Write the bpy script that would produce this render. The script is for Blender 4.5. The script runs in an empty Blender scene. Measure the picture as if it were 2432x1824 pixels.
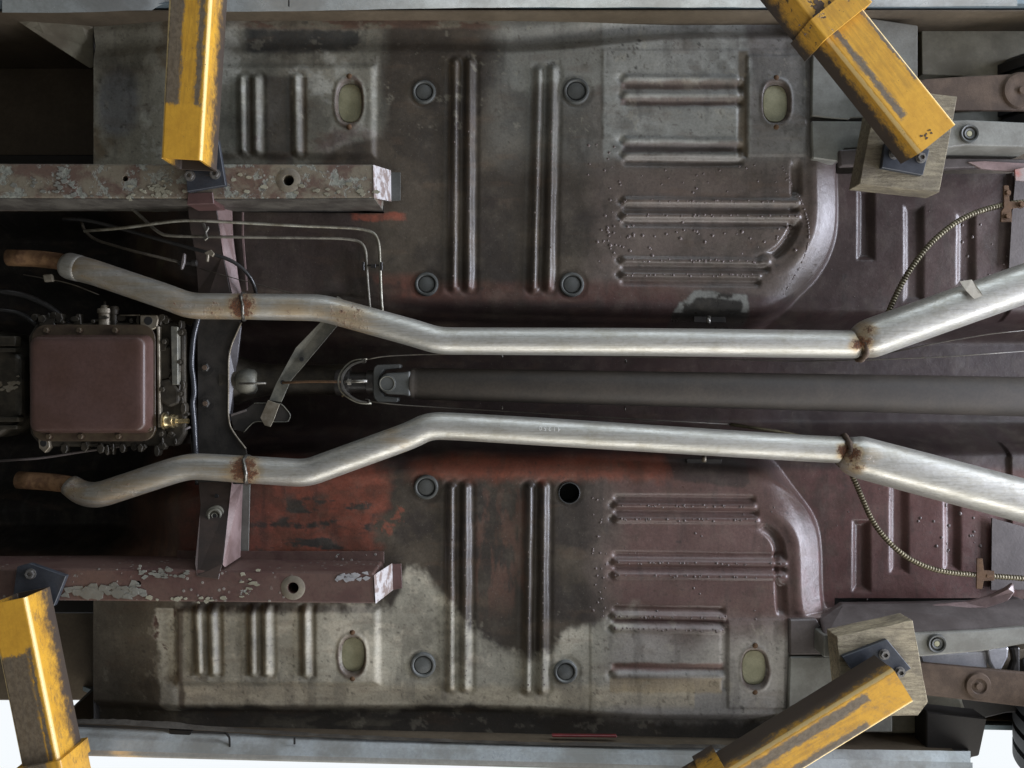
import bpy, bmesh, math, random
import numpy as np
from mathutils import Vector, Matrix
random.seed(4)
rng = np.random.default_rng(7)
scene = bpy.context.scene
col = scene.collection

# ------------------------------------------------------------------ camera
# The car hangs on a lift; +Z is up, the floor pan is 2.0 m above the lens.
cd = bpy.data.cameras.new('camera')
cd.sensor_width = 36.0
cd.lens = 36.0 * 2000 / 2432
cd.clip_start = 0.05
cd.clip_end = 200
cam = bpy.data.objects.new('camera', cd)
cam.rotation_euler = (math.pi, 0, 0)
col.objects.link(cam)
scene.camera = cam

# ------------------------------------------------------------------ daylight round the lift
w = bpy.data.worlds.new("World")
scene.world = w
w.use_nodes = True
bg = w.node_tree.nodes['Background']
bg.inputs['Color'].default_value = (0.93, 0.97, 1.0, 1)
bg.inputs['Strength'].default_value = 1.0
scene.view_settings.view_transform = 'Standard'
scene.view_settings.look = 'None'
scene.view_settings.exposure = 0.0
scene.view_settings.gamma = 1.0

def area(name, loc, target, sx, sy, power, color):
    l = bpy.data.lights.new(name, 'AREA')
    l.shape = 'RECTANGLE'; l.size = sx; l.size_y = sy
    l.energy = power; l.color = color
    o = bpy.data.objects.new(name, l)
    o.location = loc
    d = Vector(target) - Vector(loc)
    o.rotation_euler = d.to_track_quat('-Z', 'Y').to_euler()
    col.objects.link(o)
    return o
# open bay doors at both sides and behind the car
area('door_light_near', (1.3, 3.1, 0.5), (0.3, 0.3, 2.0), 4.2, 1.3, 108, (1.0, 0.99, 0.96))
area('door_light_far', (1.5, -3.1, 0.5), (0.3, -0.3, 2.0), 4.0, 1.3, 66, (0.78, 0.89, 1.0))
area('door_light_rear', (3.9, 0.1, 1.0), (0.2, 0, 2.0), 3.4, 1.3, 350, (0.82, 0.86, 1.0))

# ------------------------------------------------------------------ helpers
def P(x, y, z):                       # photo position (px on a plane z metres up) -> metres
    return ((x - 1216) * z / 2000.0, (y - 912) * z / 2000.0, z)

WL = {}                               # world location of every parent used
def link(o, parent=None, at=(0, 0, 0), kind=None):
    col.objects.link(o)
    if parent is not None:
        o.parent = parent
        pl = WL[parent.name]
        o.location = (at[0] - pl[0], at[1] - pl[1], at[2] - pl[2])
    else:
        o.location = at
    WL[o.name] = tuple(at)
    if kind: o['kind'] = kind
    return o
def mesh_from(name, verts, faces, mat, smooth=False):
    me = bpy.data.meshes.new(name)
    me.from_pydata(verts, [], faces)
    me.update()
    if mat: me.materials.append(mat)
    if smooth:
        me.polygons.foreach_set('use_smooth', [True] * len(me.polygons))
    return me
def from_bm(name, bm, mat, smooth=False):
    bmesh.ops.recalc_face_normals(bm, faces=bm.faces)
    me = bpy.data.meshes.new(name)
    bm.to_mesh(me); bm.free()
    if mat: me.materials.append(mat)
    if smooth:
        me.polygons.foreach_set('use_smooth', [True] * len(me.polygons))
        try: me.set_sharp_from_angle(angle=math.radians(38))
        except Exception: pass
    return me
def obj(name, me, parent=None, at=(0, 0, 0), kind=None):
    return link(bpy.data.objects.new(name, me), parent, at, kind)
def thing(name, label, cat, at=(0, 0, 0), group=None):
    o = bpy.data.objects.new(name, None)
    o.empty_display_size = 0.1
    link(o, None, at)
    o['label'] = label; o['category'] = cat
    if group: o['group'] = group
    return o

def solid(pts3, t, bev=0.0, seg=1, dirv=(0, 0, 1)):
    """A slab: outline of 3-D points, thickness t along dirv."""
    bm = bmesh.new()
    a = [bm.verts.new(p) for p in pts3]
    b = [bm.verts.new((p[0] + dirv[0] * t, p[1] + dirv[1] * t, p[2] + dirv[2] * t)) for p in pts3]
    n = len(a)
    bm.faces.new(a); bm.faces.new(b[::-1])
    for i in range(n):
        bm.faces.new((a[i], b[i], b[(i + 1) % n], a[(i + 1) % n]))
    bmesh.ops.recalc_face_normals(bm, faces=bm.faces)
    if bev > 0:
        bmesh.ops.bevel(bm, geom=list(bm.edges), offset=bev, segments=seg, affect='EDGES', profile=0.5, clamp_overlap=True)
    return bm
def slab(px, z0, z1, bev=0.0, seg=1):   # px outline seen at z0, extruded straight up to z1
    return solid([P(x, y, z0) for x, y in px], z1 - z0, bev, seg)
def slabz(px, t, bev=0.0, seg=1):       # px outline with a z of its own for every corner
    return solid([P(*p) for p in px], t, bev, seg)
def join(bms):
    out = bmesh.new()
    for b in bms:
        me = bpy.data.meshes.new('t'); b.to_mesh(me); b.free()
        out.from_mesh(me); bpy.data.meshes.remove(me)
    return out

def fillet(pts, r, n=7):
    """round the corners of a polyline (numpy rows), r = cut length"""
    pts = [np.array(p, float) for p in pts]
    out = [pts[0]]
    for i in range(1, len(pts) - 1):
        a, b, c = pts[i - 1], pts[i], pts[i + 1]
        ra = min(r, np.linalg.norm((a - b)[:3]) * .48); rc = min(r, np.linalg.norm((c - b)[:3]) * .48)
        p0 = b + (a - b) * ra / np.linalg.norm((a - b)[:3]); p1 = b + (c - b) * rc / np.linalg.norm((c - b)[:3])
        for k in range(n + 1):
            t = k / n
            out.append(p0 * (1 - t) ** 2 + b * 2 * t * (1 - t) + p1 * t * t)
    out.append(pts[-1])
    return np.array(out)
def resample(path, step):
    out = [path[0]]
    for a, b in zip(path[:-1], path[1:]):
        L = np.linalg.norm((b - a)[:3]); k = max(1, int(math.ceil(L / step)))
        for i in range(1, k + 1): out.append(a + (b - a) * i / k)
    return np.array(out)
def sweep(path, rad, nseg=20, prof=None, cap=True, wob=None):
    """tube along path (N x 3), rad number or list; returns verts, faces"""
    path = np.asarray(path, float)[:, :3]
    N = len(path)
    rad = np.full(N, rad) if np.isscalar(rad) else np.asarray(rad, float)
    tan = np.gradient(path, axis=0)
    tan /= np.linalg.norm(tan, axis=1)[:, None] + 1e-12
    up = np.array([0, 0, 1.0])
    if abs(tan[0] @ up) > .9: up = np.array([0, 1.0, 0])
    nrm = up - tan[0] * (up @ tan[0]); nrm /= np.linalg.norm(nrm)
    verts = []; faces = []
    th = np.arange(nseg) * 2 * math.pi / nseg
    pr = np.ones(nseg) if prof is None else np.array([prof(t) for t in th])
    for i in range(N):
        nrm = nrm - tan[i] * (nrm @ tan[i]); nrm /= np.linalg.norm(nrm)
        bi = np.cross(tan[i], nrm)
        ring = path[i] + rad[i] * (np.outer(np.cos(th) * pr, nrm) + np.outer(np.sin(th) * pr, bi))
        verts.extend(map(tuple, ring))
    for i in range(N - 1):
        for k in range(nseg):
            a = i * nseg + k; b = i * nseg + (k + 1) % nseg
            faces.append((a, b, b + nseg, a + nseg))
    if cap:
        faces.append(tuple(range(nseg))[::-1]); faces.append(tuple(range((N - 1) * nseg, N * nseg)))
    return verts, faces
def tube(name, pts, r, mat, parent, nseg=10, fil=0.03, kind=None, label=None):
    """pts: (px, py, z)"""
    w3 = [P(*p) for p in pts]
    path = fillet(w3, fil) if len(w3) > 2 else np.array(w3)
    v, f = sweep(path, r, nseg)
    o = obj(name, mesh_from(name, v, f, mat, True), parent, kind=kind)
    if label: o['label'] = label
    return o
def lathe(prof, n=28, axis='z'):
    """prof: list of (r, h); revolve about the axis; h along it"""
    bm = bmesh.new(); rings = []
    for r, h in prof:
        if r < 1e-6:
            rings.append([bm.verts.new((0, 0, h))])
        else:
            rings.append([bm.verts.new((r * math.cos(2 * math.pi * k / n), r * math.sin(2 * math.pi * k / n), h)) for k in range(n)])
    for a, b in zip(rings[:-1], rings[1:]):
        for k in range(n):
            k2 = (k + 1) % n
            if len(a) == 1: bm.faces.new((a[0], b[k2], b[k]))
            elif len(b) == 1: bm.faces.new((a[k], a[k2], b[0]))
            else: bm.faces.new((a[k], a[k2], b[k2], b[k]))
    if axis == 'x': bmesh.ops.rotate(bm, verts=bm.verts, cent=(0, 0, 0), matrix=Matrix.Rotation(math.pi / 2, 3, 'Y'))
    if axis == 'y': bmesh.ops.rotate(bm, verts=bm.verts, cent=(0, 0, 0), matrix=Matrix.Rotation(-math.pi / 2, 3, 'X'))
    return bm
def cut(o, cutters):
    """punch holes: cutters are bmeshes in the object's own space"""
    tmp = []
    for b in cutters:
        me = from_bm('cutter', b, None); c = bpy.data.objects.new('cutter', me); col.objects.link(c)
        c.location = WL[o.name]
        m = o.modifiers.new('cut', 'BOOLEAN'); m.object = c; m.operation = 'DIFFERENCE'; m.solver = 'EXACT'
        tmp.append(c)
    bpy.context.view_layer.update()
    dg = bpy.context.evaluated_depsgraph_get()
    me = bpy.data.meshes.new_from_object(o.evaluated_get(dg))
    old = o.data; o.modifiers.clear(); o.data = me; me.name = old.name
    for c in tmp: bpy.data.objects.remove(c)
def cyl_bm(r, z0, z1, at=(0, 0), n=20):
    bm = lathe([(0, z0), (r, z0), (r, z1), (0, z1)], n)
    bmesh.ops.translate(bm, verts=bm.verts, vec=(at[0], at[1], 0))
    return bm

# ------------------------------------------------------------------ node materials
class G:
    def __init__(s, name):
        s.m = bpy.data.materials.new(name); s.m.use_nodes = True
        s.t = s.m.node_tree; s.b = s.t.nodes['Principled BSDF']
        s.tc = s.t.nodes.new('ShaderNodeTexCoord')
        s.co = s.tc.outputs['Object']
    def set(s, sock, v):
        if isinstance(v, bpy.types.NodeSocket): s.t.links.new(v, sock)
        else:
            if sock.type == 'RGBA' and len(v) == 3: v = (*v, 1)
            sock.default_value = v
    def math(s, op, a, b=0.0, clamp=False):
        n = s.t.nodes.new('ShaderNodeMath'); n.operation = op; n.use_clamp = clamp
        s.set(n.inputs[0], a); s.set(n.inputs[1], b); return n.outputs[0]
    def ramp(s, x, lo, hi, a=0.0, b=1.0):
        n = s.t.nodes.new('ShaderNodeMapRange'); n.interpolation_type = 'SMOOTHSTEP'
        s.set(n.inputs[0], x); n.inputs[1].default_value = lo; n.inputs[2].default_value = hi
        n.inputs[3].default_value = a; n.inputs[4].default_value = b
        return n.outputs[0]
    def mix(s, f, a, b, mode='MIX'):
        n = s.t.nodes.new('ShaderNodeMix'); n.data_type = 'RGBA'; n.blend_type = mode
        s.set(n.inputs[0], f); s.set(n.inputs[6], a); s.set(n.inputs[7], b); return n.outputs[2]
    def map(s, sc=(1, 1, 1), loc=(0, 0, 0), co=None):
        n = s.t.nodes.new('ShaderNodeMapping'); s.set(n.inputs[0], co or s.co)
        n.inputs['Scale'].default_value = sc; n.inputs['Location'].default_value = loc; return n.outputs[0]
    def noise(s, scale, detail=5, rough=.6, sc=None, loc=(0, 0, 0), dist=0.0):
        n = s.t.nodes.new('ShaderNodeTexNoise')
        s.set(n.inputs['Vector'], s.map(sc or (1, 1, 1), loc))
        n.inputs['Scale'].default_value = scale; n.inputs['Detail'].default_value = detail
        n.inputs['Roughness'].default_value = rough; n.inputs['Distortion'].default_value = dist
        return n.outputs[0]
    def vor(s, scale, sc=None):
        n = s.t.nodes.new('ShaderNodeTexVoronoi'); s.set(n.inputs['Vector'], s.map(sc or (1, 1, 1)))
        n.inputs['Scale'].default_value = scale; return n.outputs[0]
    def xyz(s):
        n = s.t.nodes.new('ShaderNodeSeparateXYZ'); s.set(n.inputs[0], s.co); return n.outputs
    def attr(s, name, out='Color'):
        n = s.t.nodes.new('ShaderNodeAttribute'); n.attribute_name = name; return n.outputs[out]
    def bump(s, h, dist=0.001, strength=.6):
        n = s.t.nodes.new('ShaderNodeBump'); n.inputs['Distance'].default_value = dist
        n.inputs['Strength'].default_value = strength; s.set(n.inputs['Height'], h)
        s.t.links.new(n.outputs[0], s.b.inputs['Normal'])
    def done(s, color, rough=.5, metal=0.0, spec=.5):
        s.set(s.b.inputs['Base Color'], color); s.set(s.b.inputs['Roughness'], rough)
        s.set(s.b.inputs['Metallic'], metal); s.set(s.b.inputs['Specular IOR Level'], spec)
        return s.m

def simple(name, a, b, rough=.5, metal=0.0, scale=30, lo=.35, hi=.65, bd=.0006, sc=None, spec=.5, rv=.15):
    g = G(name)
    n1 = g.noise(scale, 6, .65, sc)
    f = g.ramp(n1, lo, hi)
    c = g.mix(f, a, b)
    n2 = g.noise(scale * 14, 4, .7)
    c = g.mix(g.ramp(n2, .3, .75, 0, .35), c, tuple(x * .45 for x in a))
    r = g.math('ADD', g.math('MULTIPLY', g.math('SUBTRACT', n1, .5), rv * 2), rough)
    g.bump(g.math('ADD', g.math('MULTIPLY', n1, .6), g.math('MULTIPLY', n2, .5)), bd)
    return g.done(c, r, metal, spec)

def m_pan():
    g = G('floor_pan_paint')
    c = g.attr('paint'); r = g.attr('gloss', 'Fac')
    n = g.noise(160, 6, .7); n2 = g.noise(18, 6, .7)
    c = g.mix(g.ramp(n, .35, .75, .0, .30), c, (.012, .010, .009))
    c = g.mix(g.ramp(n2, .45, .75, 0, .25), c, g.mix(.5, c, (.26, .22, .16)))
    n4 = g.noise(46, 7, .78)
    c = g.mix(g.ramp(n4, .52, .70, 0, .22), c, (.030, .024, .018))
    sp = g.noise(420, 2, .5)
    c = g.mix(g.ramp(sp, .70, .76, 0, .5), c, (.32, .30, .27))
    rr = g.math('ADD', r, g.math('MULTIPLY', g.math('SUBTRACT', n2, .5), .35))
    g.bump(g.math('ADD', g.math('MULTIPLY', n2, 1.2), g.math('MULTIPLY', n, .30)), .0016, .7)
    return g.done(c, rr, 0, .42)
def m_rail(name, grime, maroon, bare, lo, hi, sc=(1, 1, 1), dots=.7):
    dk = dots
    g = G(name)
    n = g.noise(13, 8, .68, sc, dist=.4); n1 = g.noise(26, 7, .7, sc, (3, 1, 0), .3); n3 = g.noise(120, 5, .7)
    c = g.mix(g.ramp(n, .46, .60), grime, maroon)
    peel = g.ramp(n1, lo, hi)
    c = g.mix(peel, c, g.mix(g.ramp(n3, .3, .7), bare, tuple(x * .6 for x in bare)))
    v = g.vor(62); dots = g.ramp(v, .17, .24, 1, 0)
    dm = g.math('MULTIPLY', dots, g.ramp(g.noise(9, 3, .5, None, (9, 4, 0)), .50, .58))
    c = g.mix(g.math('MULTIPLY', dm, dk), c, tuple(x * 1.1 for x in bare))
    c = g.mix(g.ramp(n3, .45, .8, 0, .5), c, (.03, .025, .02))
    g.bump(g.math('ADD', g.math('MULTIPLY', peel, -1), g.math('ADD', g.math('MULTIPLY', n3, .35), dm)), .0012, .8)
    return g.done(c, g.mix(peel, (.55,) * 3, (.42,) * 3), 0, .5)
def m_alu():
    g = G('aluminised_pipe')
    n = g.noise(6, 6, .65, (.5, 9, 9)); nf = g.noise(70, 6, .75, (1, 3, 3)); ns = g.noise(420, 3, .6)
    c = g.mix(g.ramp(n, .3, .7), (.53, .52, .485), (.42, .41, .365))
    c = g.mix(g.ramp(nf, .40, .70, 0, .45), c, (.30, .27, .20))
    st = g.noise(40, 5, .7, (.12, 6, 6), (1, 5, 2)); stn = g.noise(11, 6, .75, None, (8, 3, 1))
    c = g.mix(g.ramp(st, .50, .62, 0, .40), c, (.24, .235, .21))
    c = g.mix(g.ramp(stn, .52, .66, 0, .35), c, (.26, .235, .17))
    ru = g.attr('rust', 'Fac')
    nr = g.noise(75, 6, .75, None, (4, 2, 7))
    k = g.ramp(g.math('ADD', ru, g.math('MULTIPLY', g.math('SUBTRACT', nr, .5), 1.7)), .42, .78)
    k0 = g.ramp(g.math('ADD', ru, g.math('MULTIPLY', g.math('SUBTRACT', n, .5), .8)), .15, .6)
    c = g.mix(g.math('MULTIPLY', k0, .8), c, (.40, .29, .16))
    c = g.mix(k, c, g.mix(g.ramp(ns, .4, .6), (.150, .056, .020), (.050, .022, .012)))
    sp = g.ramp(g.noise(260, 2, .5), .72, .76)
    c = g.mix(g.math('MULTIPLY', sp, .6), c, (.08, .05, .03))
    g.bump(g.math('ADD', g.math('MULTIPLY', stn, 2.2), g.math('ADD', g.math('MULTIPLY', k, .9), g.math('MULTIPLY', st, .35))), .0010, .6)
    rr = g.math('ADD', g.math('MULTIPLY', k, .25), g.ramp(n, .3, .7, .42, .56))
    mt = g.math('SUBTRACT', .78, g.math('MULTIPLY', k, .72))
    return g.done(c, rr, mt, .5)
def m_yellow(name, strips, grime_z=(.045, .095), chips=.66, edge=0.0):
    """strips: (x0, x1, y0, softness) in local metres: rubbed-through grey streaks along the arm"""
    g = G(name)
    X = g.xyz()
    nst = g.noise(14, 6, .7, (9, .9, 3)); nf = g.noise(75, 6, .75, (1.6, 1, 1)); nm = g.noise(20, 7, .72); ny = g.noise(28, 5, .7, (3, .6, 1), (5, 2, 0))
    yel = g.mix(g.ramp(nm, .3, .7), (.60, .325, .035), (.46, .235, .026))
    yel = g.mix(g.ramp(nst, .45, .75, 0, .35), yel, (.33, .16, .02))
    dark = g.mix(g.ramp(nf, .35, .65), (.060, .054, .046), (.125, .108, .085))
    m = None
    near = g.ramp(X[2], .0015, .0045, 1, 0)
    for x0, x1, y0, sf in strips:
        a = g.math('SUBTRACT', X[0], x0); b = g.math('SUBTRACT', x1, X[0])
        d = g.math('MINIMUM', a, b)
        d = g.math('ADD', d, g.math('MULTIPLY', g.math('SUBTRACT', ny, .5), .022))
        d = g.math('ADD', d, g.math('MULTIPLY', g.math('SUBTRACT', nf, .5), .020))
        s1 = g.ramp(d, -sf, sf)
        yy = g.math('ADD', X[1], g.math('MULTIPLY', g.math('SUBTRACT', nf, .5), .030))
        s1 = g.math('MULTIPLY', s1, g.ramp(yy, y0, y0 + .008))
        m = s1 if m is None else g.math('MAXIMUM', m, s1)
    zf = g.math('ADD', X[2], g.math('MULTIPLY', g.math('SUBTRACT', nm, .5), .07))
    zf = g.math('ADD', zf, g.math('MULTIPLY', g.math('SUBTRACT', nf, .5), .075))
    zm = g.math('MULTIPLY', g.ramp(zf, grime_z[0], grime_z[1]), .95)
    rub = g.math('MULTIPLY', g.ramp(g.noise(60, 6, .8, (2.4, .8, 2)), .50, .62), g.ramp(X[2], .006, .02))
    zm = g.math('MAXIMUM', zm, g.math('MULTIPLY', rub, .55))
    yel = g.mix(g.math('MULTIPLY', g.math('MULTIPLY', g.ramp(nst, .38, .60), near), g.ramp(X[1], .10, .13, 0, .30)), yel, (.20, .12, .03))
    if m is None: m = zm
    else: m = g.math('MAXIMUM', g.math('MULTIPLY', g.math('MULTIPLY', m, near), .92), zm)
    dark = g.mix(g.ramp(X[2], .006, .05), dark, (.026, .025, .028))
    ch = g.ramp(g.noise(34, 6, .7, None, (2, 8, 1)), chips, chips + .03)
    c = g.mix(m, yel, dark)
    c = g.mix(g.math('MULTIPLY', ch, .9), c, (.040, .026, .018))
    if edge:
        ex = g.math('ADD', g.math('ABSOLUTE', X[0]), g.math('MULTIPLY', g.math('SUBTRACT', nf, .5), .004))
        bevel_glint = g.math('MULTIPLY', g.ramp(ex, edge - .0052, edge - .0030), g.ramp(X[2], .007, .011, 1, 0))
        c = g.mix(g.math('MULTIPLY', bevel_glint, .75), c, (.80, .60, .27))  # cream strip paints a bevel highlight along the near edges
    sp = g.ramp(g.noise(210, 3, .6), .66, .70)
    c = g.mix(g.math('MULTIPLY', sp, .6), c, (.07, .045, .02))
    g.bump(g.math('ADD', g.math('MULTIPLY', nf, .4), g.math('MULTIPLY', ch, -1.0)), .0009, .6)
    return g.done(c, g.math('ADD', .42, g.math('MULTIPLY', m, .12)), 0, .45)
def m_wood(name, warm):
    g = G(name)
    gr = g.noise(22, 7, .7, (.55, 5, 5), dist=.6); f = g.noise(140, 5, .75, (1, 2.5, 2)); b = g.noise(11, 5, .6)
    c = g.mix(g.ramp(gr, .3, .7), (.115 * warm, .095 * warm, .064 * warm), (.26 * warm, .225 * warm, .150 * warm))
    c = g.mix(g.ramp(b, .45, .7, 0, .7), c, (.075, .062, .05))
    c = g.mix(g.ramp(f, .5, .72, 0, .6), c, (.05, .038, .03))
    g.bump(g.math('ADD', gr, g.math('MULTIPLY', f, .8)), .0020, .9)
    return g.done(c, .75, 0, .3)

M = dict(
    linedull=simple('dull_brake_line', (.20, .185, .15), (.09, .08, .062), .4, .3, 40),
    headerrust=simple('header_rust', (.26, .15, .075), (.14, .075, .04), .7, .1, 34, lo=.42, hi=.6, bd=.0015, spec=.25),
    panflange=simple('greasy_pan_flange', (.050, .032, .022), (.075, .055, .032), .38, 0, 30),
    scraped=simple('scraped_primer', (.46, .44, .44), (.20, .15, .13), .5, 0, 34, lo=.44, hi=.56),
    sillow=simple('lower_sill_paint', (.42, .45, .45), (.26, .26, .235), .30, .1, 10, bd=.0008),
    armbrown=simple('brown_bracket_paint', (.060, .042, .034), (.036, .027, .023), .45, 0, 20),
    flangegrey=simple('dark_flange', (.12, .115, .125), (.07, .066, .07), .35, 0, 20),
    collar=simple('worn_collar', (.20, .175, .13), (.13, .11, .085), .5, 0, 30),
    pan=m_pan(), alu=m_alu(),
    rail_u=m_rail('peeling_rail_paint', (.17, .145, .105), (.105, .066, .050), (.26, .265, .225), .53, .58),
    rail_l=m_rail('maroon_rail_paint', (.095, .055, .044), (.075, .038, .032), (.34, .35, .31), .66, .68, dots=.35),
    maroon=simple('maroon_paint', (.075, .040, .036), (.105, .055, .05), .45, 0, 14, spec=.5),
    maroon_gloss=simple('oil_pan_paint', (.064, .034, .026), (.076, .042, .035), .40, 0, 9, bd=.0004),
    mauve=simple('mauve_bracket_paint', (.27, .195, .185), (.17, .115, .105), .36, 0, 14),
    black=simple('black_paint', (.016, .015, .014), (.035, .031, .027), .34, 0, 22),
    blackgloss=simple('black_gloss_enamel', (.022, .024, .028), (.034, .036, .042), .20, 0, 12, bd=.0012, rv=.06),
    cast=simple('greasy_casting', (.020, .017, .012), (.052, .043, .030), .5, .3, 30, bd=.002),
    castlight=simple('bare_cast_aluminium', (.26, .23, .18), (.14, .115, .08), .45, .5, 34, bd=.001),
    steel=simple('zinc_steel', (.22, .21, .19), (.12, .11, .09), .35, .8, 40),
    barsteel=simple('dusty_steel_bar', (.10, .10, .085), (.20, .19, .15), .55, .3, 26),
    shaft=simple('drive_shaft_paint', (.044, .038, .032), (.060, .050, .040), .60, 0, 11, bd=.0006, spec=.3),
    line=simple('steel_brake_line', (.36, .35, .29), (.16, .14, .10), .35, .5, 40),
    linedark=simple('dirty_brake_line', (.085, .072, .052), (.045, .038, .03), .5, .2, 40),
    rubber=simple('rubber_hose', (.018, .018, .018), (.03, .028, .026), .32, 0, 30),
    gold=simple('yellow_zinc', (.60, .50, .30), (.38, .30, .16), .28, .9, 60),
    coil=simple('coiled_conduit', (.19, .165, .10), (.10, .082, .05), .45, .5, 60),
    rust=simple('rusty_iron', (.085, .048, .026), (.13, .075, .040), .75, 0, 45, bd=.0018, spec=.2),
    rustdark=simple('rusty_brown_steel', (.055, .036, .024), (.095, .065, .045), .70, 0, 24, bd=.0016, spec=.25),
    olive=simple('olive_plug', (.22, .21, .125), (.30, .285, .18), .55, 0, 16),
    plug=simple('rubber_plug_overspray', (.050, .052, .047), (.070, .072, .066), .55, 0, 20, bd=.0003),
    pluggrey=simple('grey_rubber_plug', (.16, .165, .155), (.085, .09, .085), .5, 0, 22, bd=.0006),
    seal=simple('black_seal', (.008, .008, .008), (.012, .012, .012), .6, 0, 20),
    primer=simple('grey_primer', (.20, .20, .175), (.13, .125, .105), .48, 0, 14, bd=.0012),
    primerolive=simple('olive_primer', (.30, .285, .215), (.17, .155, .11), .55, 0, 9, bd=.0012),
    mauvegrey=simple('mauve_grey_primer', (.115, .098, .092), (.065, .052, .047), .45, 0, 12, bd=.0012),
    rocker=simple('silver_blue_sill', (.30, .325, .325), (.20, .205, .195), .28, .15, 8, bd=.0005),
    splash=simple('splash_panel_paint', (.20, .185, .13), (.11, .09, .06), .55, 0, 9),
    trim=simple('polished_sill_trim', (.75, .74, .68), (.60, .58, .52), .22, .6, 10, bd=.0002),
    sill=simple('grimy_sill_flange', (.050, .043, .036), (.105, .095, .078), .6, 0, 16, bd=.002),
    liner=simple('brown_inner_fender', (.095, .072, .046), (.13, .10, .065), .65, 0, 7, bd=.0015),
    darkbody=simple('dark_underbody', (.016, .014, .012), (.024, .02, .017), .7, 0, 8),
    paint=simple('car_body_paint', (.22, .27, .29), (.20, .25, .27), .3, .2, 5),
    tyre=simple('tyre_rubber', (.014, .015, .018), (.022, .023, .026), .6, 0, 20),
    plate=simple('blue_grey_pad_plate', (.032, .036, .044), (.050, .055, .066), .42, .2, 20),
    nut=simple('grey_nut', (.16, .15, .14), (.26, .25, .23), .4, .6, 60),
    chalk=simple('white_stamp', (.85, .85, .82), (.78, .78, .75), .6, 0, 60),
    tape=simple('masking_tape', (.48, .44, .36), (.38, .34, .27), .7, 0, 40),
    silver=simple('silver_muffler', (.55, .55, .56), (.40, .40, .42), .35, .5, 14),
    concrete=simple('garage_floor', (.10, .093, .080), (.08, .073, .064), .7, 0, 1.2),
    wood_a=m_wood('block_wood_dark', 1.0), wood_b=m_wood('block_wood_pale', 1.45),
)

# ------------------------------------------------------------------ numpy noise / shapes (millimetres on the floor pan)
def vnoise(x, y, seed):
    r = np.random.default_rng(seed).random((256, 256))
    xi = np.floor(x).astype(int); yi = np.floor(y).astype(int)
    fx = x - xi; fy = y - yi
    fx = fx * fx * (3 - 2 * fx); fy = fy * fy * (3 - 2 * fy)
    a = r[xi % 256, yi % 256]; b = r[(xi + 1) % 256, yi % 256]; c = r[xi % 256, (yi + 1) % 256]; d = r[(xi + 1) % 256, (yi + 1) % 256]
    return (a * (1 - fx) + b * fx) * (1 - fy) + (c * (1 - fx) + d * fx) * fy
def fbm(x, y, s, octv=5, seed=1, gain=.55):
    o = 0; a = 1; t = 0
    for k in range(octv):
        o = o + a * vnoise(x / s + 31.7 * k, y / s + 17.3 * k, seed + k); t += a; a *= gain; s /= 2.03
    return o / t - .5
def ss(x, lo, hi):
    t = np.clip((x - lo) / (hi - lo), 0, 1); return t * t * (3 - 2 * t)
def seg_d(x, y, ax, ay, bx, by):
    dx, dy = bx - ax, by - ay; L = dx * dx + dy * dy + 1e-9
    t = np.clip(((x - ax) * dx + (y - ay) * dy) / L, 0, 1)
    return np.hypot(x - ax - t * dx, y - ay - t * dy), t
def sdpoly(x, y, pts):                     # < 0 inside
    d = np.full(x.shape, 1e9); ins = np.zeros(x.shape, bool)
    n = len(pts)
    for i in range(n):
        ax, ay = pts[i]; bx, by = pts[(i + 1) % n]
        d = np.minimum(d, seg_d(x, y, ax, ay, bx, by)[0])
        if ay != by:
            c = ((ay > y) != (by > y)) & (x < (bx - ax) * (y - ay) / (by - ay) + ax)
            ins ^= c
    return np.where(ins, -d, d)
F_UP = [(-500, -90), (-500, 560), (300, 600), (560, 680), (1000, 700), (1700, 722), (1800, 718), (1870, 703), (1925, 668), (1965, 615), (1988, 560), (1994, 500), (1990, 378), (1996, 150), (1996, -90)]
F_LO = [(-500, 1900), (-500, 1290), (300, 1230), (560, 1165), (1000, 1122), (1700, 1140), (1780, 1143), (1850, 1158), (1905, 1195), (1940, 1245), (1954, 1300), (1955, 1454), (1975, 1480), (1990, 1900)]
def chaikin(p, n=3):
    for _ in range(n):
        q = []
        for i in range(len(p)):
            a, b = p[i], p[(i + 1) % len(p)]
            q += [(a[0] * .75 + b[0] * .25, a[1] * .75 + b[1] * .25), (a[0] * .25 + b[0] * .75, a[1] * .25 + b[1] * .75)]
        p = q
    return p
F_UP = chaikin(F_UP); F_LO = chaikin(F_LO)
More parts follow.
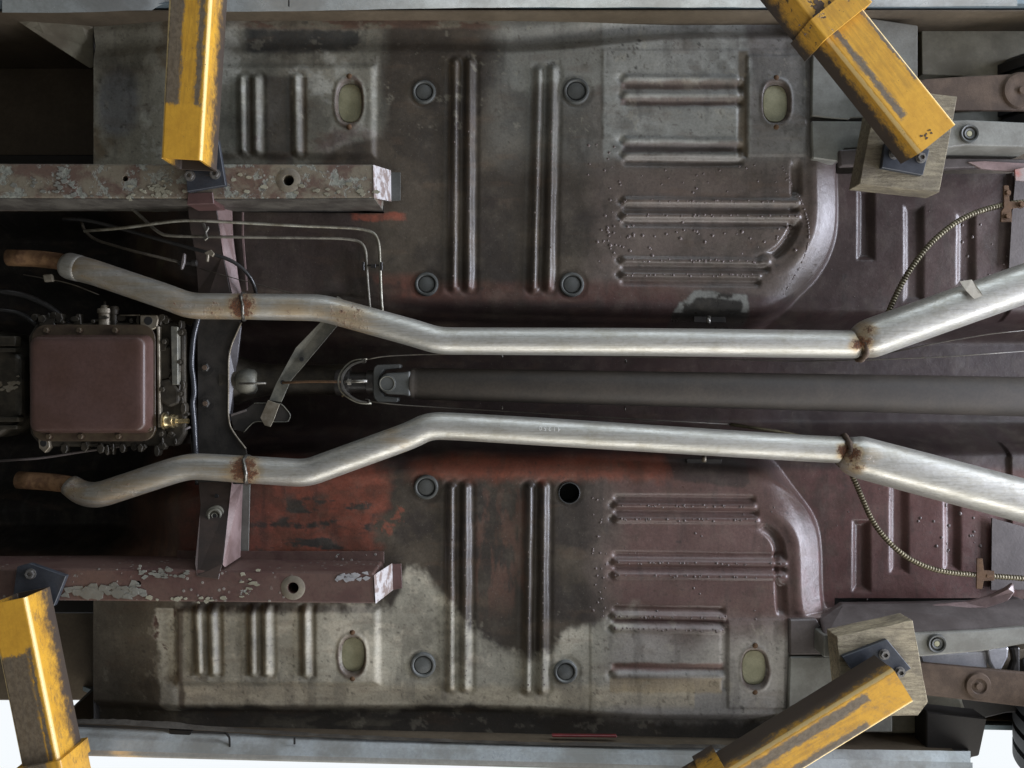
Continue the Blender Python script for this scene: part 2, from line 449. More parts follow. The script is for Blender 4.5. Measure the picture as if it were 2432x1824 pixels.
RIBS = [  # ax, ay, bx, by, half width, height
    (1082, 152, 1078, 680, 13, 10), (1116, 150, 1113, 680, 13, 10),
    (1280, 172, 1267, 682, 13, 10), (1313, 168, 1303, 680, 13, 10),
    (1072, 1160, 1071, 1630, 13, 10), (1106, 1158, 1105, 1630, 13, 10),
    (1258, 1160, 1252, 1636, 13, 10), (1291, 1158, 1288, 1636, 13, 10),
    (578, 192, 580, 358, 12, 8), (612, 192, 613, 358, 12, 8), (706, 190, 708, 360, 12, 8),
    (474, 1446, 480, 1590, 12, 9), (508, 1446, 512, 1592, 12, 9), (603, 1446, 605, 1592, 12, 9), (636, 1446, 637, 1592, 12, 9), (729, 1446, 731, 1594, 12, 9),
    (1484, 186, 1760, 189, 11, 9), (1484, 225, 1760, 227, 11, 9), (1484, 333, 1760, 336, 11, 9), (1484, 367, 1760, 369, 11, 9),
    (1482, 477, 1893, 480, 12, 9), (1480, 512, 1895, 514, 12, 9), (1478, 618, 1822, 622, 12, 9), (1478, 652, 1800, 655, 12, 9),
    (1462, 1200, 1788, 1203, 12, 9), (1462, 1233, 1796, 1236, 12, 9), (1460, 1336, 1862, 1340, 12, 9), (1460, 1366, 1862, 1370, 12, 9),
    (1458, 1464, 1716, 1468, 11, 9), (1458, 1492, 1716, 1497, 11, 9), (1458, 1602, 1716, 1606, 11, 8),
]
OVALS = [(831, 244, 30, 49), (1842, 245, 31, 47), (839, 1554, 29, 43), (1792, 1587, 30, 44)]
PLUGS = [(1007, 219, 29, 'plug'), (1368, 217, 32, 'plug'), (1013, 675, 29, 'plug'), (1358, 676, 30, 'plug'),
         (1012, 1157, 30, 'plug'), (1005, 1579, 31, 'pluggrey'), (1343, 1595, 29, 'pluggrey')]
def pan_height(u, v):
    """height of the pressed floor above its flat level, mm, positive = away from the ground"""
    h = np.zeros(u.shape)
    du = sdpoly(u, v, F_UP); dl = sdpoly(u, v, F_LO); d = np.minimum(du, dl)
    edgev = .9 * fbm(u, v, 160, 3, 40)
    vc = 908
    T = 66 + 130 * (1 - ss(np.abs(v - vc), 95, 185))
    T = np.where(u < 1000, T + 90 * ss(1000 - u, 0, 600) * (1 - ss(np.abs(v - vc), 150, 330)), T)
    rear = ss(u, 1800, 1930) * ((v < 1463) & (v > 372))
    W = 95 - 71 * rear
    SL = 27 * rear
    h += np.where(d > 0, SL, 0) + (T - SL) * ss(d / W, 0, 1)
    # front toe board sweeping up to the bulkhead
    toe = ss(430 - u, 0, 260)
    h += toe * 34 + 260 * ss(450 - u, 0, 330) * (1 - ss(np.abs(v - vc), 380, 470))
    # curved bead round the rear foot well
    din = -d
    wgt = ss(u, 1770, 1850) * np.where(v < vc, ss(v, 372, 400), 1 - ss(v, 1448, 1470))
    wgt = wgt * ((np.abs(v - vc) > 180))
    h += np.where(d <= 0, SL * np.clip(1 - din / 52, 0, 1) ** 1.15, 0)
    h -= wgt * 4 * np.exp(-((din - 60) / 15) ** 2)
    near = wgt * np.exp(-((din - 101) / 11.5) ** 4)
    gaps = np.ones(u.shape)
    for ax, ay, bx, by, w_, hh in RIBS:
        if bx > 1790: gaps *= ss(np.hypot(u - bx, (v - by) * 1.0), 14, 26)
    h += 11 * near * gaps
    # foot-well platforms in front, with their long rear edge
    for (x0, x1, y0, y1) in ((470, 889, 158, 372), (420, 898, 1446, 1622)):
        dd = np.minimum(np.minimum(u - x0, x1 - u), np.minimum(v - y0, y1 - v))
        h -= 9 * ss(dd, -9, 9)
    for ax, ay, bx, by, w_, hh in RIBS:
        m = (u > min(ax, bx) - 30) & (u < max(ax, bx) + 30) & (v > min(ay, by) - 30) & (v < max(ay, by) + 30)
        dd, t = seg_d(u[m], v[m], ax, ay, bx, by)
        irr = 1 + .5 * fbm(u[m], v[m], 70, 3, int(ax + ay))
        wf = w_ * (1.05 if ax > 1400 else 1.12 * irr)
        f = np.where(dd < wf, .5 + .5 * np.cos(np.pi * np.clip(dd / wf, 0, 1)), 0)
        if ax > 1400:
            sd_ = (v[m] - ay - (by - ay) * np.clip((u[m] - ax) / (bx - ax), 0, 1)) * (1 if ay < vc else -1)
            g = np.exp(-((sd_ - 17) / 8.0) ** 2) * 7.0 * ss(u[m], ax - 10, ax + 4) * (1 - ss(u[m], bx - 4, bx + 10))
            hh = hh * .62
        else:
            g = np.exp(-((dd - w_ * 1.4) / 5.5) ** 2) * 2.2
            hh = hh * 1.15
        h[m] += -hh * f + g
        if 1400 < ax:                                   # the beads start in little dimples
            h[m] += 7 * np.exp(-(np.hypot(u[m] - ax + 8, v[m] - ay) / 9) ** 2)
    # patches with the oval drain plugs, lapped sheets
    for (x0, x1, y0, y1, k) in ((1774, 1913, 133, 370, 3.0), (1728, 1863, 1471, 1681, 3.0), (1431, 1996, 118, 330, 1.4), (1402, 1990, 1480, 1700, 1.4)):
        dd = np.minimum(np.minimum(u - x0, x1 - u), np.minimum(v - y0, y1 - v)) + 2 * fbm(u, v, 30, 3, 44)
        h -= k * ss(dd, -2, 2)
    for (x0, x1, y0, y1) in ((1752, 1774, 180, 372), (1713, 1728, 1490, 1640)):
        dd = np.minimum(np.minimum(u - x0, x1 - u), np.minimum(v - y0, y1 - v))
        h += 5 * ss(dd, -5, 6)
    for cx, cy, a, b in OVALS:
        m = (np.abs(u - cx) < 60) & (np.abs(v - cy) < 70)
        r = (np.abs((u[m] - cx) / a) ** 2.6 + np.abs((v[m] - cy) / b) ** 2.6) ** (1 / 2.6)
        h[m] += 12 * (1 - ss(r, .93, 1.05)) - 2.5 * np.exp(-((r - 1.15) / .1) ** 2)
    for cx, cy, r0, _ in PLUGS + [(1352, 1171, 25, '')]:
        r = np.hypot(u - cx, v - cy)
        h += 1.8 * (1 - ss(r, r0 + 2, r0 + 12))
    # sill shoulders
    ve = 122 - 34 * ss(u, 1180, 1650)
    h += (8 + 20 * ss(u, 1050, 1500)) * ss(ve - v, -6, 26) - (8 + 12 * ss(u, 1050, 1500)) * ss(ve - v, 30, 64)
    ve2 = 1672 + 22 * ss(u, 1150, 1600)
    h += 30 * ss(v - ve2, 0, 34)
    # rear seat pan: pressed recesses
    for (x0, x1, y0, y1, k) in ((2042, 2073, 448, 612, 11), (2152, 2190, 492, 712, 9), (2277, 2312, 512, 672, 9), (2030, 2062, 1240, 1400, 11), (2118, 2153, 1130, 1357, 9), (2246, 2276, 1140, 1352, 9)):
        x0 = 1216 + (x0 - 1216) * 1.033; x1 = 1216 + (x1 - 1216) * 1.033; y0 = vc + (y0 - vc) * 1.033; y1 = vc + (y1 - vc) * 1.033
        dd = np.minimum(np.minimum(u - x0, x1 - u), np.minimum(v - y0, y1 - v))
        h += k * ss(dd + 3 * edgev, -9, 10)
    h -= 7 * ss(u, 2432, 2438) * (np.abs(v - vc) > 150)
    # outer kick-up strips, rear
    # gentle oil-canning
    h += 7 * fbm(u, v, 260, 3, 60) + 1.6 * fbm(u, v, 60, 3, 61)
    return h

STEP = 3.1
gu = np.arange(-330, 2560, STEP); gv = np.arange(-60, 1800, STEP)
U, V = np.meshgrid(gu, gv, indexing='ij')
H = pan_height(U, V)
def pan_z(u, v):
    i = int(np.clip(round((u - gu[0]) / STEP), 0, len(gu) - 1)); j = int(np.clip(round((v - gv[0]) / STEP), 0, len(gv) - 1))
    return 2.0 + H[i, j] / 1000

def pan_paint(u, v):
    n1 = fbm(u, v, 90, 6, 100); n2 = fbm(u, v, 28, 5, 120, .65); n3 = fbm(u, v * 3.2, 70, 5, 140, .6); n4 = fbm(u, v, 240, 4, 160); n5 = fbm(u * 4, v, 60, 5, 170, .6)
    c = np.zeros(u.shape + (3,)); g = np.full(u.shape, .42)
    def lay(mask, rgb, gl=None, var=.25, nn=None):
        nonlocal c, g
        nn = n1 if nn is None else nn
        col3 = np.array(rgb)[None, None, :] * (1 + var * 2 * nn[..., None])
        m = np.clip(mask, 0, 1)[..., None]
        c = c * (1 - m) + col3 * m
        if gl is not None: g = g * (1 - m[..., 0]) + gl * m[..., 0]
    one = np.ones(u.shape)
    BARE = (.2, .152, .135); DARK = (.050, .047, .041); MAR = (.082, .058, .056); MARL = (.125, .076, .066)
    RED = (.215, .066, .040); TAN = (.20, .155, .105); GREYD = (.105, .103, .093)
    lay(one, (.050, .041, .032), .38)
    lay(ss(n1 + .4 * n4, .02, .16) * .55, (.080, .064, .046), .38)
    lay(ss(-n1 + .6 * n4, .06, .2) * .5, (.034, .028, .026), .36)
    # maroon rear foot wells, seat pan and tunnel
    reg = ss(u, 1370, 1460) * one
    lay(ss(u + 60 * n1, 1370, 1440), (.105, .083, .070), .34)
    lay(ss(u + 60 * n1, 1420, 1500) * ss(v, 900, 1000), MARL, .33)
    lay(ss(u + 90 * n1, 1900, 1980), (.074, .050, .046), .36)
    lay(ss(u + 90 * n1, 1880, 1960) * ss(v, 900, 1000), (.120, .060, .054), .36)
    # tunnel flanks, maroon darkened to carry the shade behind the pipes
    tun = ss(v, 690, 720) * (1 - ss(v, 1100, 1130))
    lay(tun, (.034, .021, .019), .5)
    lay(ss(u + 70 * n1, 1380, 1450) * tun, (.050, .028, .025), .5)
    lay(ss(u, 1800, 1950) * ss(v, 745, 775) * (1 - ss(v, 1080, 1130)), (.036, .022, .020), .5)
    # upper brown front panel between rail and tunnel
    lay(ss(v, 490, 520) * (1 - ss(v, 690, 700)) * (1 - ss(u + 50 * n1, 830, 900)), (.060, .044, .038), .45)
    # red oxide below the tunnel
    rr = ss(v + 40 * n1, 1075, 1120) * (1 - ss(v + 25 * n2, 1312, 1345)) * (1 - ss(u + 110 * n1 + 60 * n3, 880, 930)) * ss(u, 380, 470)
    lay(rr, RED, .52, .35, n3)
    lay(rr * ss(n3 + .55 * n2 + .0007 * (u - 760) , .03, .17) * ss(v, 1150, 1200), (.048, .042, .036), .45)
    lay(rr * (1 - ss(u, 560, 700)) * .55, (.12, .050, .038), .5)
    lay(ss(v + 26 * n1, 1070, 1100) * (1 - ss(v + 36 * n2, 1125, 1160)) * ss(u, 940, 1010) * (1 - ss(u + 40 * n1, 1560, 1640)) * .9, (.19, .056, .030), .55)
    lay(ss(v + 24 * n1, 655, 685) * (1 - ss(v, 705, 730)) * ss(u, 860, 940) * (1 - ss(u + 40 * n1, 1560, 1700)) * .8, (.085, .038, .028), .5)
    lay(ss(u + 22 * n2, 1120, 1140) * (1 - ss(u + 20 * n2, 1238, 1256)) * ss(v, 1150, 1170) * (1 - ss(v + 70 * n5, 1400, 1500)) * ss(n5 + .4 * n1, -.16, .06) * .6, (.105, .052, .036), .5, .3, n5)
    lay(ss(u + 30 * n2, 830, 850) * (1 - ss(u + 40 * n2, 955, 975)) * ss(v + 16 * n2, 505, 511) * (1 - ss(v + 18 * n2, 522, 528)), RED, .5)
    lay(ss(n2 + .6 * n1, .15, .24) * (u > 830) * (u < 960) * (v > 1130) * (v < 1290) * .7, RED, .5)
    lay(ss(u + 50 * n1, 850, 900) * (1 - ss(u, 1000, 1060)) * ss(v, 640, 665) * (1 - ss(v, 700, 712)) * ss(n1, -.02, .08) * .7, (.15, .06, .04), .5)
    # bare primer outboard, upper
    edge_u = 392 - 60 * ss(u, 700, 880)
    a = (1 - ss(v + 50 * n1 + 14 * n2, edge_u - 14, edge_u + 14)) * (1 - ss(u + 60 * n1 + 22 * n2, 880, 925))
    lay(a, (.19, .182, .145), .5, .8, n1)
    lay(a * ss(n1 + .5 * n2, .02, .16), (.31, .305, .26), .5)
    lay(a * ss(v, 260, 330) * ss(u + 90 * n1, 520, 600) * ss(n1, -.05, .08) * .8, (.085, .052, .045), .45)
    lay(a * ss(u + 30 * n2, 625, 640) * (1 - ss(u + 20 * n2, 694, 702)) * ss(v, 178, 190) * .8, (.055, .048, .042), .45)
    lay(a * ss(v + 18 * n2, 64, 74) * (1 - ss(v + 22 * n2, 116, 132)) * ss(u, 560, 600) * (1 - ss(u + 40 * n2, 840, 862)), (.042, .042, .038), .5)
    lay((1 - ss(v + 8 * n2, 62, 72)) * ss(u, 520, 620), (.125, .078, .055), .55, .5, n3)
    lay((1 - ss(v + 8 * n2, 62, 72)) * ss(u, 520, 620) * ss(n3, .0, .1), (.17, .15, .11), .55)
    b = (1 - ss(v + 30 * n1 + 50 * n2, 195, 225)) * ss(u + 60 * n1 + 20 * n2, 1165, 1215)
    lay(b, (.25, .25, .22), .48, .45)
    lay((1 - ss(v + 60 * n1, 330, 430)) * ss(u + 60 * n1, 1130, 1200) * .45, (.19, .188, .165), .48)
    lay((1 - ss(v + 12 * n2 + 20 * n1, 350, 385)) * ss(u + 10 * n2, 1428, 1436), (.29, .295, .27), .42, .35)
    lay((1 - ss(v + 70 * n1, 330, 420)) * ss(u + 30 * n1, 1770, 1785) * .65, (.115, .098, .092), .42, .3)
    # grey outboard, lower
    bd = np.interp(u, [0, 930, 965, 1020, 1068, 1100, 1140, 1200, 1300, 1345, 1420, 1500, 1800], [1440, 1440, 1352, 1372, 1425, 1470, 1505, 1545, 1560, 1500, 1470, 1440, 1430])
    lo = ss(v + 34 * n2 + 30 * n1 + 26 * n5 - bd, -16, 22) * (1 - ss(u + 60 * n1, 1440, 1560))
    lay(lo, (.34, .32, .255), .48, .55, n1)
    lay(lo * ss(n2 + .5 * n1, .03, .15) * .7, (.46, .42, .33), .5)
    lo2 = ss(v + 80 * n1, 1440, 1560) * ss(u + 60 * n1, 1400, 1480)
    lay(lo2, (.29, .27, .24), .42, .4)
    lay(ss(v + 18 * n2 + 16 * n1, 1615, 1640) * (u < 1650) * (1 - ss(v, 1665, 1690)) * .75, (.44, .38, .27), .55, .5, n3)
    lay(ss(v + 14 * n2, 1586, 1600) * (1 - ss(v + 10 * n2, 1640, 1650)) * (u > 1448) * (u < 1716) * .6 * ss(v, 1606, 1614), (.30, .225, .12), .5, .4, n5)
    # ragged dark paint along the lower sill, the sill's shadow included in it
    be = np.interp(u, [0, 600, 700, 760, 930, 1010, 1200, 1480, 1900], [1690, 1672, 1690, 1682, 1694, 1670, 1680, 1712, 1722])
    lay(ss(v + 34 * n2 + 30 * n1 - be, -8, 20), (.046, .042, .036), .42, .3)
    lay(ss(v - be, 20, 40) * (u < 950) * ss(n3, .02, .12) * .7, (.11, .10, .075), .5)
    # rust and dirt along the rear beads; upper rows also paint slope shade
    for (x0, x1, y0, y1, rgb) in ((1472, 1770, 191, 213, (.095, .058, .042)), (1472, 1770, 231, 252, (.088, .055, .044)), (1478, 1765, 337, 362, (.085, .062, .056)),
                                  (1752, 1776, 120, 372, (.095, .07, .04)), (1452, 1722, 1574, 1594, (.125, .058, .045)), (1455, 1730, 1470, 1480, (.09, .045, .045))):
        dd = np.minimum(np.minimum(u - x0, x1 - u), np.minimum(v - y0, y1 - v)) + 9 * n2
        lay(ss(dd, -3, 5) * .85, rgb, .55, .35, n3)
    # brown grooves in the lower front beads
    for xx in (461, 493, 527, 590, 620, 716, 747):
        dd = 8 - np.abs(u - xx) + 8 * n2
        lay(ss(dd, -3, 5) * (v > 1440) * (v < 1604) * .75, (.10, .08, .045), .5)
    for xx in (596, 724):
        dd = 8 - np.abs(u - xx) + 8 * n2
        lay(ss(dd, -3, 5) * (v > 185) * (v < 366) * .75, (.075, .055, .035), .5)
    for cx, cy, a_, b_ in OVALS:
        q = np.sqrt(((u - cx) / a_) ** 2 + ((v - cy) / b_) ** 2) + .5 * n2
        lay(ss(q, .9, 1.0) * (1 - ss(q, 1.12, 1.35)) * .8, (.085, .055, .042), .5, .3)
    # toe board
    toe = (1 - ss(u + 30 * n1, 400, 430))
    lay(toe * (v < 420), (.25, .235, .18), .48, .6, n1)
    lay(toe * (v < 420) * ss(n4 + .4 * n1, .0, .12), (.13, .10, .060), .55, .4)
    lay(toe * (v < 420) * (1 - ss(np.hypot(u - 270, (v - 240) * .8) + 60 * n1, 40, 80)) * .7, (.17, .18, .19), .38, .3)
    lay(toe * (v > 1400), (.105, .090, .066), .5, .6)
    # flaked light column at the bottom left corner of the toe board
    dd = 26 - np.abs(u - 392 - .05 * (v - 1500)) + 30 * n2
    lay(ss(dd, -3, 8) * (v > 1445) * (v < 1700), (.46, .44, .36), .5, .6, n2)
    lay(ss(dd, -3, 8) * (v > 1445) * (v < 1700) * ss(n2, .06, .12), (.09, .05, .04), .6)
    dd = 34 - np.abs(u - 365) + 40 * n2
    lay(ss(dd, -3, 8) * (v > 250) * (v < 380) * ss(n2, -.05, .04), (.34, .33, .27), .5, .6, n2)
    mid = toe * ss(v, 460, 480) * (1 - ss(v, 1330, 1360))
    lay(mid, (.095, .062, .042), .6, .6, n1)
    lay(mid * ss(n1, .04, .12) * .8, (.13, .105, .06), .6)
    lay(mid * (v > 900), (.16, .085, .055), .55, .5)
    lay(mid * (1 - ss(u + 40 * n1, 150, 250)) * (v > 470), (.012, .010, .008), .7)  # black paint stands in for the unlit engine bay void
    # black tar patch at the belt anchor plate, with torn light edge
    dd = -sdpoly(u, v, [(1600, 745), (1612, 720), (1650, 690), (1700, 690), (1775, 700), (1785, 770), (1700, 800), (1600, 790)]) + 16 * n2
    lay(ss(dd, -2, 4), (.030, .028, .024), .3)
    lay(ss(dd, -2, 4) * (1 - ss(dd, 14, 20)) * ss(n2 + .2, .0, .1) * (v < 742), (.20, .20, .175), .45)
    dd = -sdpoly(u, v, [(1590, 1085), (1780, 1085), (1784, 1150), (1765, 1160), (1600, 1140)]) + 16 * n2
    lay(ss(dd, -2, 5) * .7, (.040, .034, .030), .4)
    # oily films, wipes and rust bloom over everything
    lay(ss(fbm(u, v, 150, 5, 410) + .5 * fbm(u, v, 22, 4, 420), .06, .26) * .38, (.046, .039, .029), .34)
    lay(ss(fbm(u * .7, v * 2.6, 60, 5, 430), .10, .26) * .22 * (u < 1950), (.115, .072, .045), .5)
    lay(ss(fbm(u * 3.0, v * .6, 70, 5, 440), .10, .24) * .30, (.040, .036, .032), .36)
    lay(ss(fbm(u, v, 34, 5, 450, .7), .16, .22) * .22 * ((v < 330) | (v > 1450)), (.42, .39, .30), .55)
    lay(ss(fbm(u, v, 9, 3, 460), .24, .30) * .5 * ((v < 430) | (v > 1400)), (.06, .045, .03), .6)
    dd = 8 - np.abs(u - 430) + 10 * n2
    lay(ss(dd, -3, 5) * (v > 1445) * (v < 1690) * .9, (.085, .065, .045), .6)
    # torn sealer specks
    sp = ss(n2 + .35 * n1, .27, .30)
    lay(sp * ((v < 170) & (u > 1230)) * .8, (.040, .038, .034), .5)
    lay(ss(fbm(u, v, 14, 3, 300), .31, .34) * .55, (.03, .026, .022), .55)
    return np.clip(c, .004, 1), g
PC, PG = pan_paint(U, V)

# cut-outs: wheel houses, the open hole
keep = np.ones(U.shape, bool)
keep &= ~((U < 205) & ((V < 395) | (V > 1425)))
keep &= ~((U > 2010) & ((V < 395) | (V > 1440)))
hole = np.hypot(U - 1352, V - 1171) < 23.5
keep &= ~hole
ni, nj = U.shape
idx = np.arange(ni * nj).reshape(ni, nj)
fk = keep[:-1, :-1] & keep[1:, :-1] & keep[1:, 1:] & keep[:-1, 1:]
quads = np.stack([idx[:-1, :-1], idx[:-1, 1:], idx[1:, 1:], idx[1:, :-1]], -1)[fk]
used = np.zeros(ni * nj, bool); used[quads.ravel()] = True
remap = np.cumsum(used) - 1
quads = remap[quads]
cov = np.stack([(U - 1216) / 1000, (V - 912) / 1000, 2.0 + H / 1000], -1).reshape(-1, 3)[used]
me = bpy.data.meshes.new('floor_pan')
me.vertices.add(len(cov)); me.vertices.foreach_set('co', cov.ravel())
me.loops.add(quads.size); me.loops.foreach_set('vertex_index', quads.ravel().astype(np.int32))
me.polygons.add(len(quads)); me.polygons.foreach_set('loop_start', np.arange(0, quads.size, 4, dtype=np.int32))
me.polygons.foreach_set('use_smooth', np.ones(len(quads), bool))
me.update(calc_edges=True)
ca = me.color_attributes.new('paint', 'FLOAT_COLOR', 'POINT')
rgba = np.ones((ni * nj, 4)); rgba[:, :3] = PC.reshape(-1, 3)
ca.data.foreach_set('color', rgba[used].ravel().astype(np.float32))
ga = me.attributes.new('gloss', 'FLOAT', 'POINT')
ga.data.foreach_set('value', PG.reshape(-1)[used].astype(np.float32))
me.materials.append(M['pan'])

# ================================================================== THE CAR
CAR = thing('car', 'raised old car seen from below, patchy maroon and grey, two pipes beside its drive shaft', 'car', (0, 0, 2.0))
pan = obj('floor_pan', me, CAR)
pan['label'] = 'pressed steel floor pan, patchy grey primer, maroon and red oxide'
WL[pan.name] = (0, 0, 0)
pan.location = (0, 0, -2.0)

# oval plugs
def oval_me():
    bm = bmesh.new(); rings = []
    for s, z in ((1.0, .0095), (.985, .006), (.93, .0035), (.6, .0028), (.25, .0032)):
        ring = []
        for k in range(36):
            t = 2 * math.pi * k / 36
            x = math.copysign(abs(math.cos(t)) ** .77, math.cos(t)); y = math.copysign(abs(math.sin(t)) ** .77, math.sin(t))
            ring.append(bm.verts.new((x * s, y * s, z)))
        rings.append(ring)
    for a, b in zip(rings[:-1], rings[1:]):
        for k in range(36): bm.faces.new((a[k], a[(k + 1) % 36], b[(k + 1) % 36], b[k]))
    bm.faces.new(rings[-1])
    return bm
for i, (cx, cy, a, b) in enumerate(OVALS):
    bm = oval_me()
    bmesh.ops.scale(bm, verts=bm.verts, vec=(a / 1000 * .97, b / 1000 * .97, 1))
    o = obj('oval_plug', from_bm('oval_plug', bm, M['olive'], True), pan, (P(cx, cy, 2.0)[0], P(cx, cy, 2.0)[1], pan_z(cx, cy) - .0062))
    for s in (-1, 1):
        sb = lathe([(.0, -.002), (.003, -.002), (.006, 0), (.007, .002)], 10)
        s_ = obj('tack_screw', from_bm('tack_screw', sb, M['rust'], True), o, (P(cx, 0, 2.0)[0], P(0, cy + s * (b + 11), 2.0)[1], pan_z(cx, cy + s * (b + 11)) - .001))
# round plugs
pm = {}
for k in ('plug', 'pluggrey'):
    bm = lathe([(0, -.0030), (.0170, -.0030), (.0190, -.0022), (.0198, .0015), (.0206, .0015), (.0212, -.0035), (.0235, -.0062), (.0265, -.0058), (.0290, -.0030), (.0300, .004)], 40)
    pm[k] = from_bm('round_plug', bm, M[k], True)
sealm = from_bm('seal_ring', lathe([(.0192, -.0004), (.0195, -.0012), (.0209, -.0012), (.0212, -.0004)], 40), M['seal'], True)
for cx, cy, r, k in PLUGS:
    o = obj('round_plug', pm[k], pan, (P(cx, cy, 2)[0], P(cx, cy, 2)[1], pan_z(cx, cy) - .001))
    o.scale = (r / 30,) * 2 + (1,)
    s = obj('seal_ring', sealm, o, WL[o.name])
cup = lathe([(.0262, -.003), (.0245, -.004), (.0238, -.001), (.0235, .02), (.0235, .06), (0, .06)], 36)
o = obj('drain_hole', from_bm('drain_hole', cup, M['seal'], True), pan, (P(1352, 1171, 2)[0], P(1352, 1171, 2)[1], pan_z(1385, 1171)))
rg = lathe([(.0238, .000), (.0238, -.003), (.0258, -.0035), (.0262, -.001)], 36)
obj('hole_rim', from_bm('hole_rim', rg, M['plug'], True), o, WL[o.name])

# paint droplets / weld spatter: far too many and small to pick apart
def droplets():
    pts = []
    R = random.Random(11)
    def add(x, y, r): pts.append((x, y, r))
    for _ in range(46): add(R.uniform(1400, 1890), R.gauss(562, 17), R.uniform(2.6, 5.0))
    for _ in range(26): add(R.uniform(1395, 1480), R.uniform(340, 620), R.uniform(1.8, 4.0))
    for _ in range(30): add(R.uniform(1400, 1440), R.uniform(1180, 1480), R.uniform(1.8, 3.6))
    for _ in range(14): add(R.uniform(1420, 1860), R.uniform(1180, 1480), R.uniform(1.8, 3.6))
    for _ in range(16): add(R.uniform(1480, 1880), R.uniform(390, 460), R.uniform(2, 3.6))
    for ax, ay, bx, by, w_, hh in RIBS:
        if ax > 1400 and (ay > 400) and ay < 1520:
            for _ in range(26 if ay > 470 else 6): t = R.random(); add(ax + (bx - ax) * t, ay + (by - ay) * t + R.uniform(-3, 3), R.uniform(1.6, 3.4))
        if 1000 < ax < 1320:
            y = ay + 120
            while y < by - 10:
                add(ax + (bx - ax) * (y - ay) / (by - ay) + R.uniform(-2, 4), y, R.uniform(1.2, 2.3)); y += R.uniform(10, 34)
    for _ in range(60):
        t = R.random(); add(1860 + 60 * math.sin(t * 3.1), 400 + 300 * t, R.uniform(1.6, 3.2))
    for _ in range(12): add(R.uniform(2300, 2440), R.uniform(500, 660), R.uniform(3, 5.2))
    for _ in range(18): add(R.uniform(2200, 2400), R.uniform(1190, 1330), R.uniform(3, 5.0))
    for _ in range(50): add(R.uniform(1450, 2400), R.uniform(380, 720) if R.random() < .5 else R.uniform(1150, 1450), R.uniform(1, 2.2))
    V_, F_ = [], []
    for x, y, r in pts:
        z = pan_z(x, y); cx, cy = (x - 1216) / 1000, (y - 912) / 1000; r /= 1000
        b = len(V_)
        for rr, dz in ((1.05, .12), (.8, -.25), (.35, -.42)):
            for k in range(8):
                t = k * math.pi / 4; V_.append((cx + r * rr * math.cos(t), cy + r * rr * math.sin(t), z + r * dz))
        V_.append((cx, cy, z - r * .45))
        for q in range(2):
            for k in range(8): F_.append((b + q * 8 + k, b + q * 8 + (k + 1) % 8, b + q * 8 + 8 + (k + 1) % 8, b + q * 8 + 8 + k))
        for k in range(8): F_.append((b + 16 + k, b + 16 + (k + 1) % 8, b + 24))
    return V_, F_
v, f = droplets()
o = obj('paint_droplets', mesh_from('paint_droplets', v, f, simple('droplet_paint', (.10, .074, .066), (.12, .09, .08), .4, 0, 20), True), pan, kind='stuff')

# ------------------------------------------------------------------ frame rails
def rail(px, mat, holes, endx, label):
    bm = slab(px, 1.865, 2.01, .004, 2)
    o = obj('frame_rail', from_bm('frame_rail', bm, mat, False), CAR)
    o['label'] = label
    cuts = []
    for x, y, r in holes:
        p = P(x, y, 1.865)
        cuts.append(cyl_bm(r / 1000 * .9325, 1.80, 1.93, (p[0], p[1])))
        # cutters live in world metres like the rail
    tmp = WL[o.name]; WL[o.name] = (0, 0, 0)
    o2loc = o.location.copy()
    cts = []
    for b in cuts:
        mc = from_bm('cutter', b, M['seal']); c = bpy.data.objects.new('cutter', mc); col.objects.link(c)
        m = o.modifiers.new('cut', 'BOOLEAN'); m.object = c; m.operation = 'DIFFERENCE'; m.solver = 'EXACT'; cts.append(c)
    if cts:
        bpy.context.view_layer.update()
        dg = bpy.context.evaluated_depsgraph_get()
        nm = bpy.data.meshes.new_from_object(o.evaluated_get(dg)); o.modifiers.clear(); o.data = nm; nm.name = 'frame_rail'
        for c in cts: bpy.data.objects.remove(c)
    WL[o.name] = tmp
    return o
ru = rail([(-120, 388), (887, 390), (889, 470), (560, 472), (-120, 470)], M['rail_u'], [(297, 424, 7), (685, 428, 13)], 0, 'upper frame rail with peeling brown and grey paint')
rl = rail([(-120, 1352), (160, 1350), (887, 1360), (891, 1434), (-120, 1424)], M['rail_l'], [(328, 1386, 7), (696, 1396, 13)], 0, 'lower frame rail in maroon paint with flaked patches')
for r_, cx, cy in ((ru, 685, 428), (rl, 696, 1396)):
    p = P(cx, cy, 1.865)
    wsh = lathe([(.0128, .002), (.0128, -.0012), (.0255, -.0010), (.0285, .001)], 36)
    obj('bare_metal_collar', from_bm('bare_metal_collar', wsh, M['collar'], True), r_, p)
# folded ends and lips
o = obj('end_cap', from_bm('end_cap', slabz([(886, 391, 1.863), (928, 404, 1.985), (929, 478, 1.985), (888, 470, 1.863)], .003, .0006), M['scraped'], False), ru)
o = obj('end_lip', from_bm('end_lip', slab([(915, 409), (951, 409), (951, 476), (915, 478)], 1.988, 1.990, .0005), M['plug'], False), ru)
o = obj('end_cap', from_bm('end_cap', slabz([(888, 1366, 1.863), (931, 1338, 1.985), (933, 1402, 1.985), (892, 1434, 1.863)], .003, .0006), M['scraped'], False), rl)
o = obj('end_lip', from_bm('end_lip', slab([(930, 1339), (953, 1339), (955, 1397), (930, 1402)], 1.988, 1.990, .0005), M['maroon'], False), rl)
o = obj('side_flange', from_bm('side_flange', slab([(560, 503), (912, 503), (912, 506), (911, 488), (560, 488)], 1.990, 1.993), M['darkbody'], False), ru)
o = obj('side_flange', from_bm('side_flange', slab([(420, 1308), (912, 1310), (912, 1338), (420, 1335)], 1.986, 1.989, .0005), M['rail_l'], False), rl)
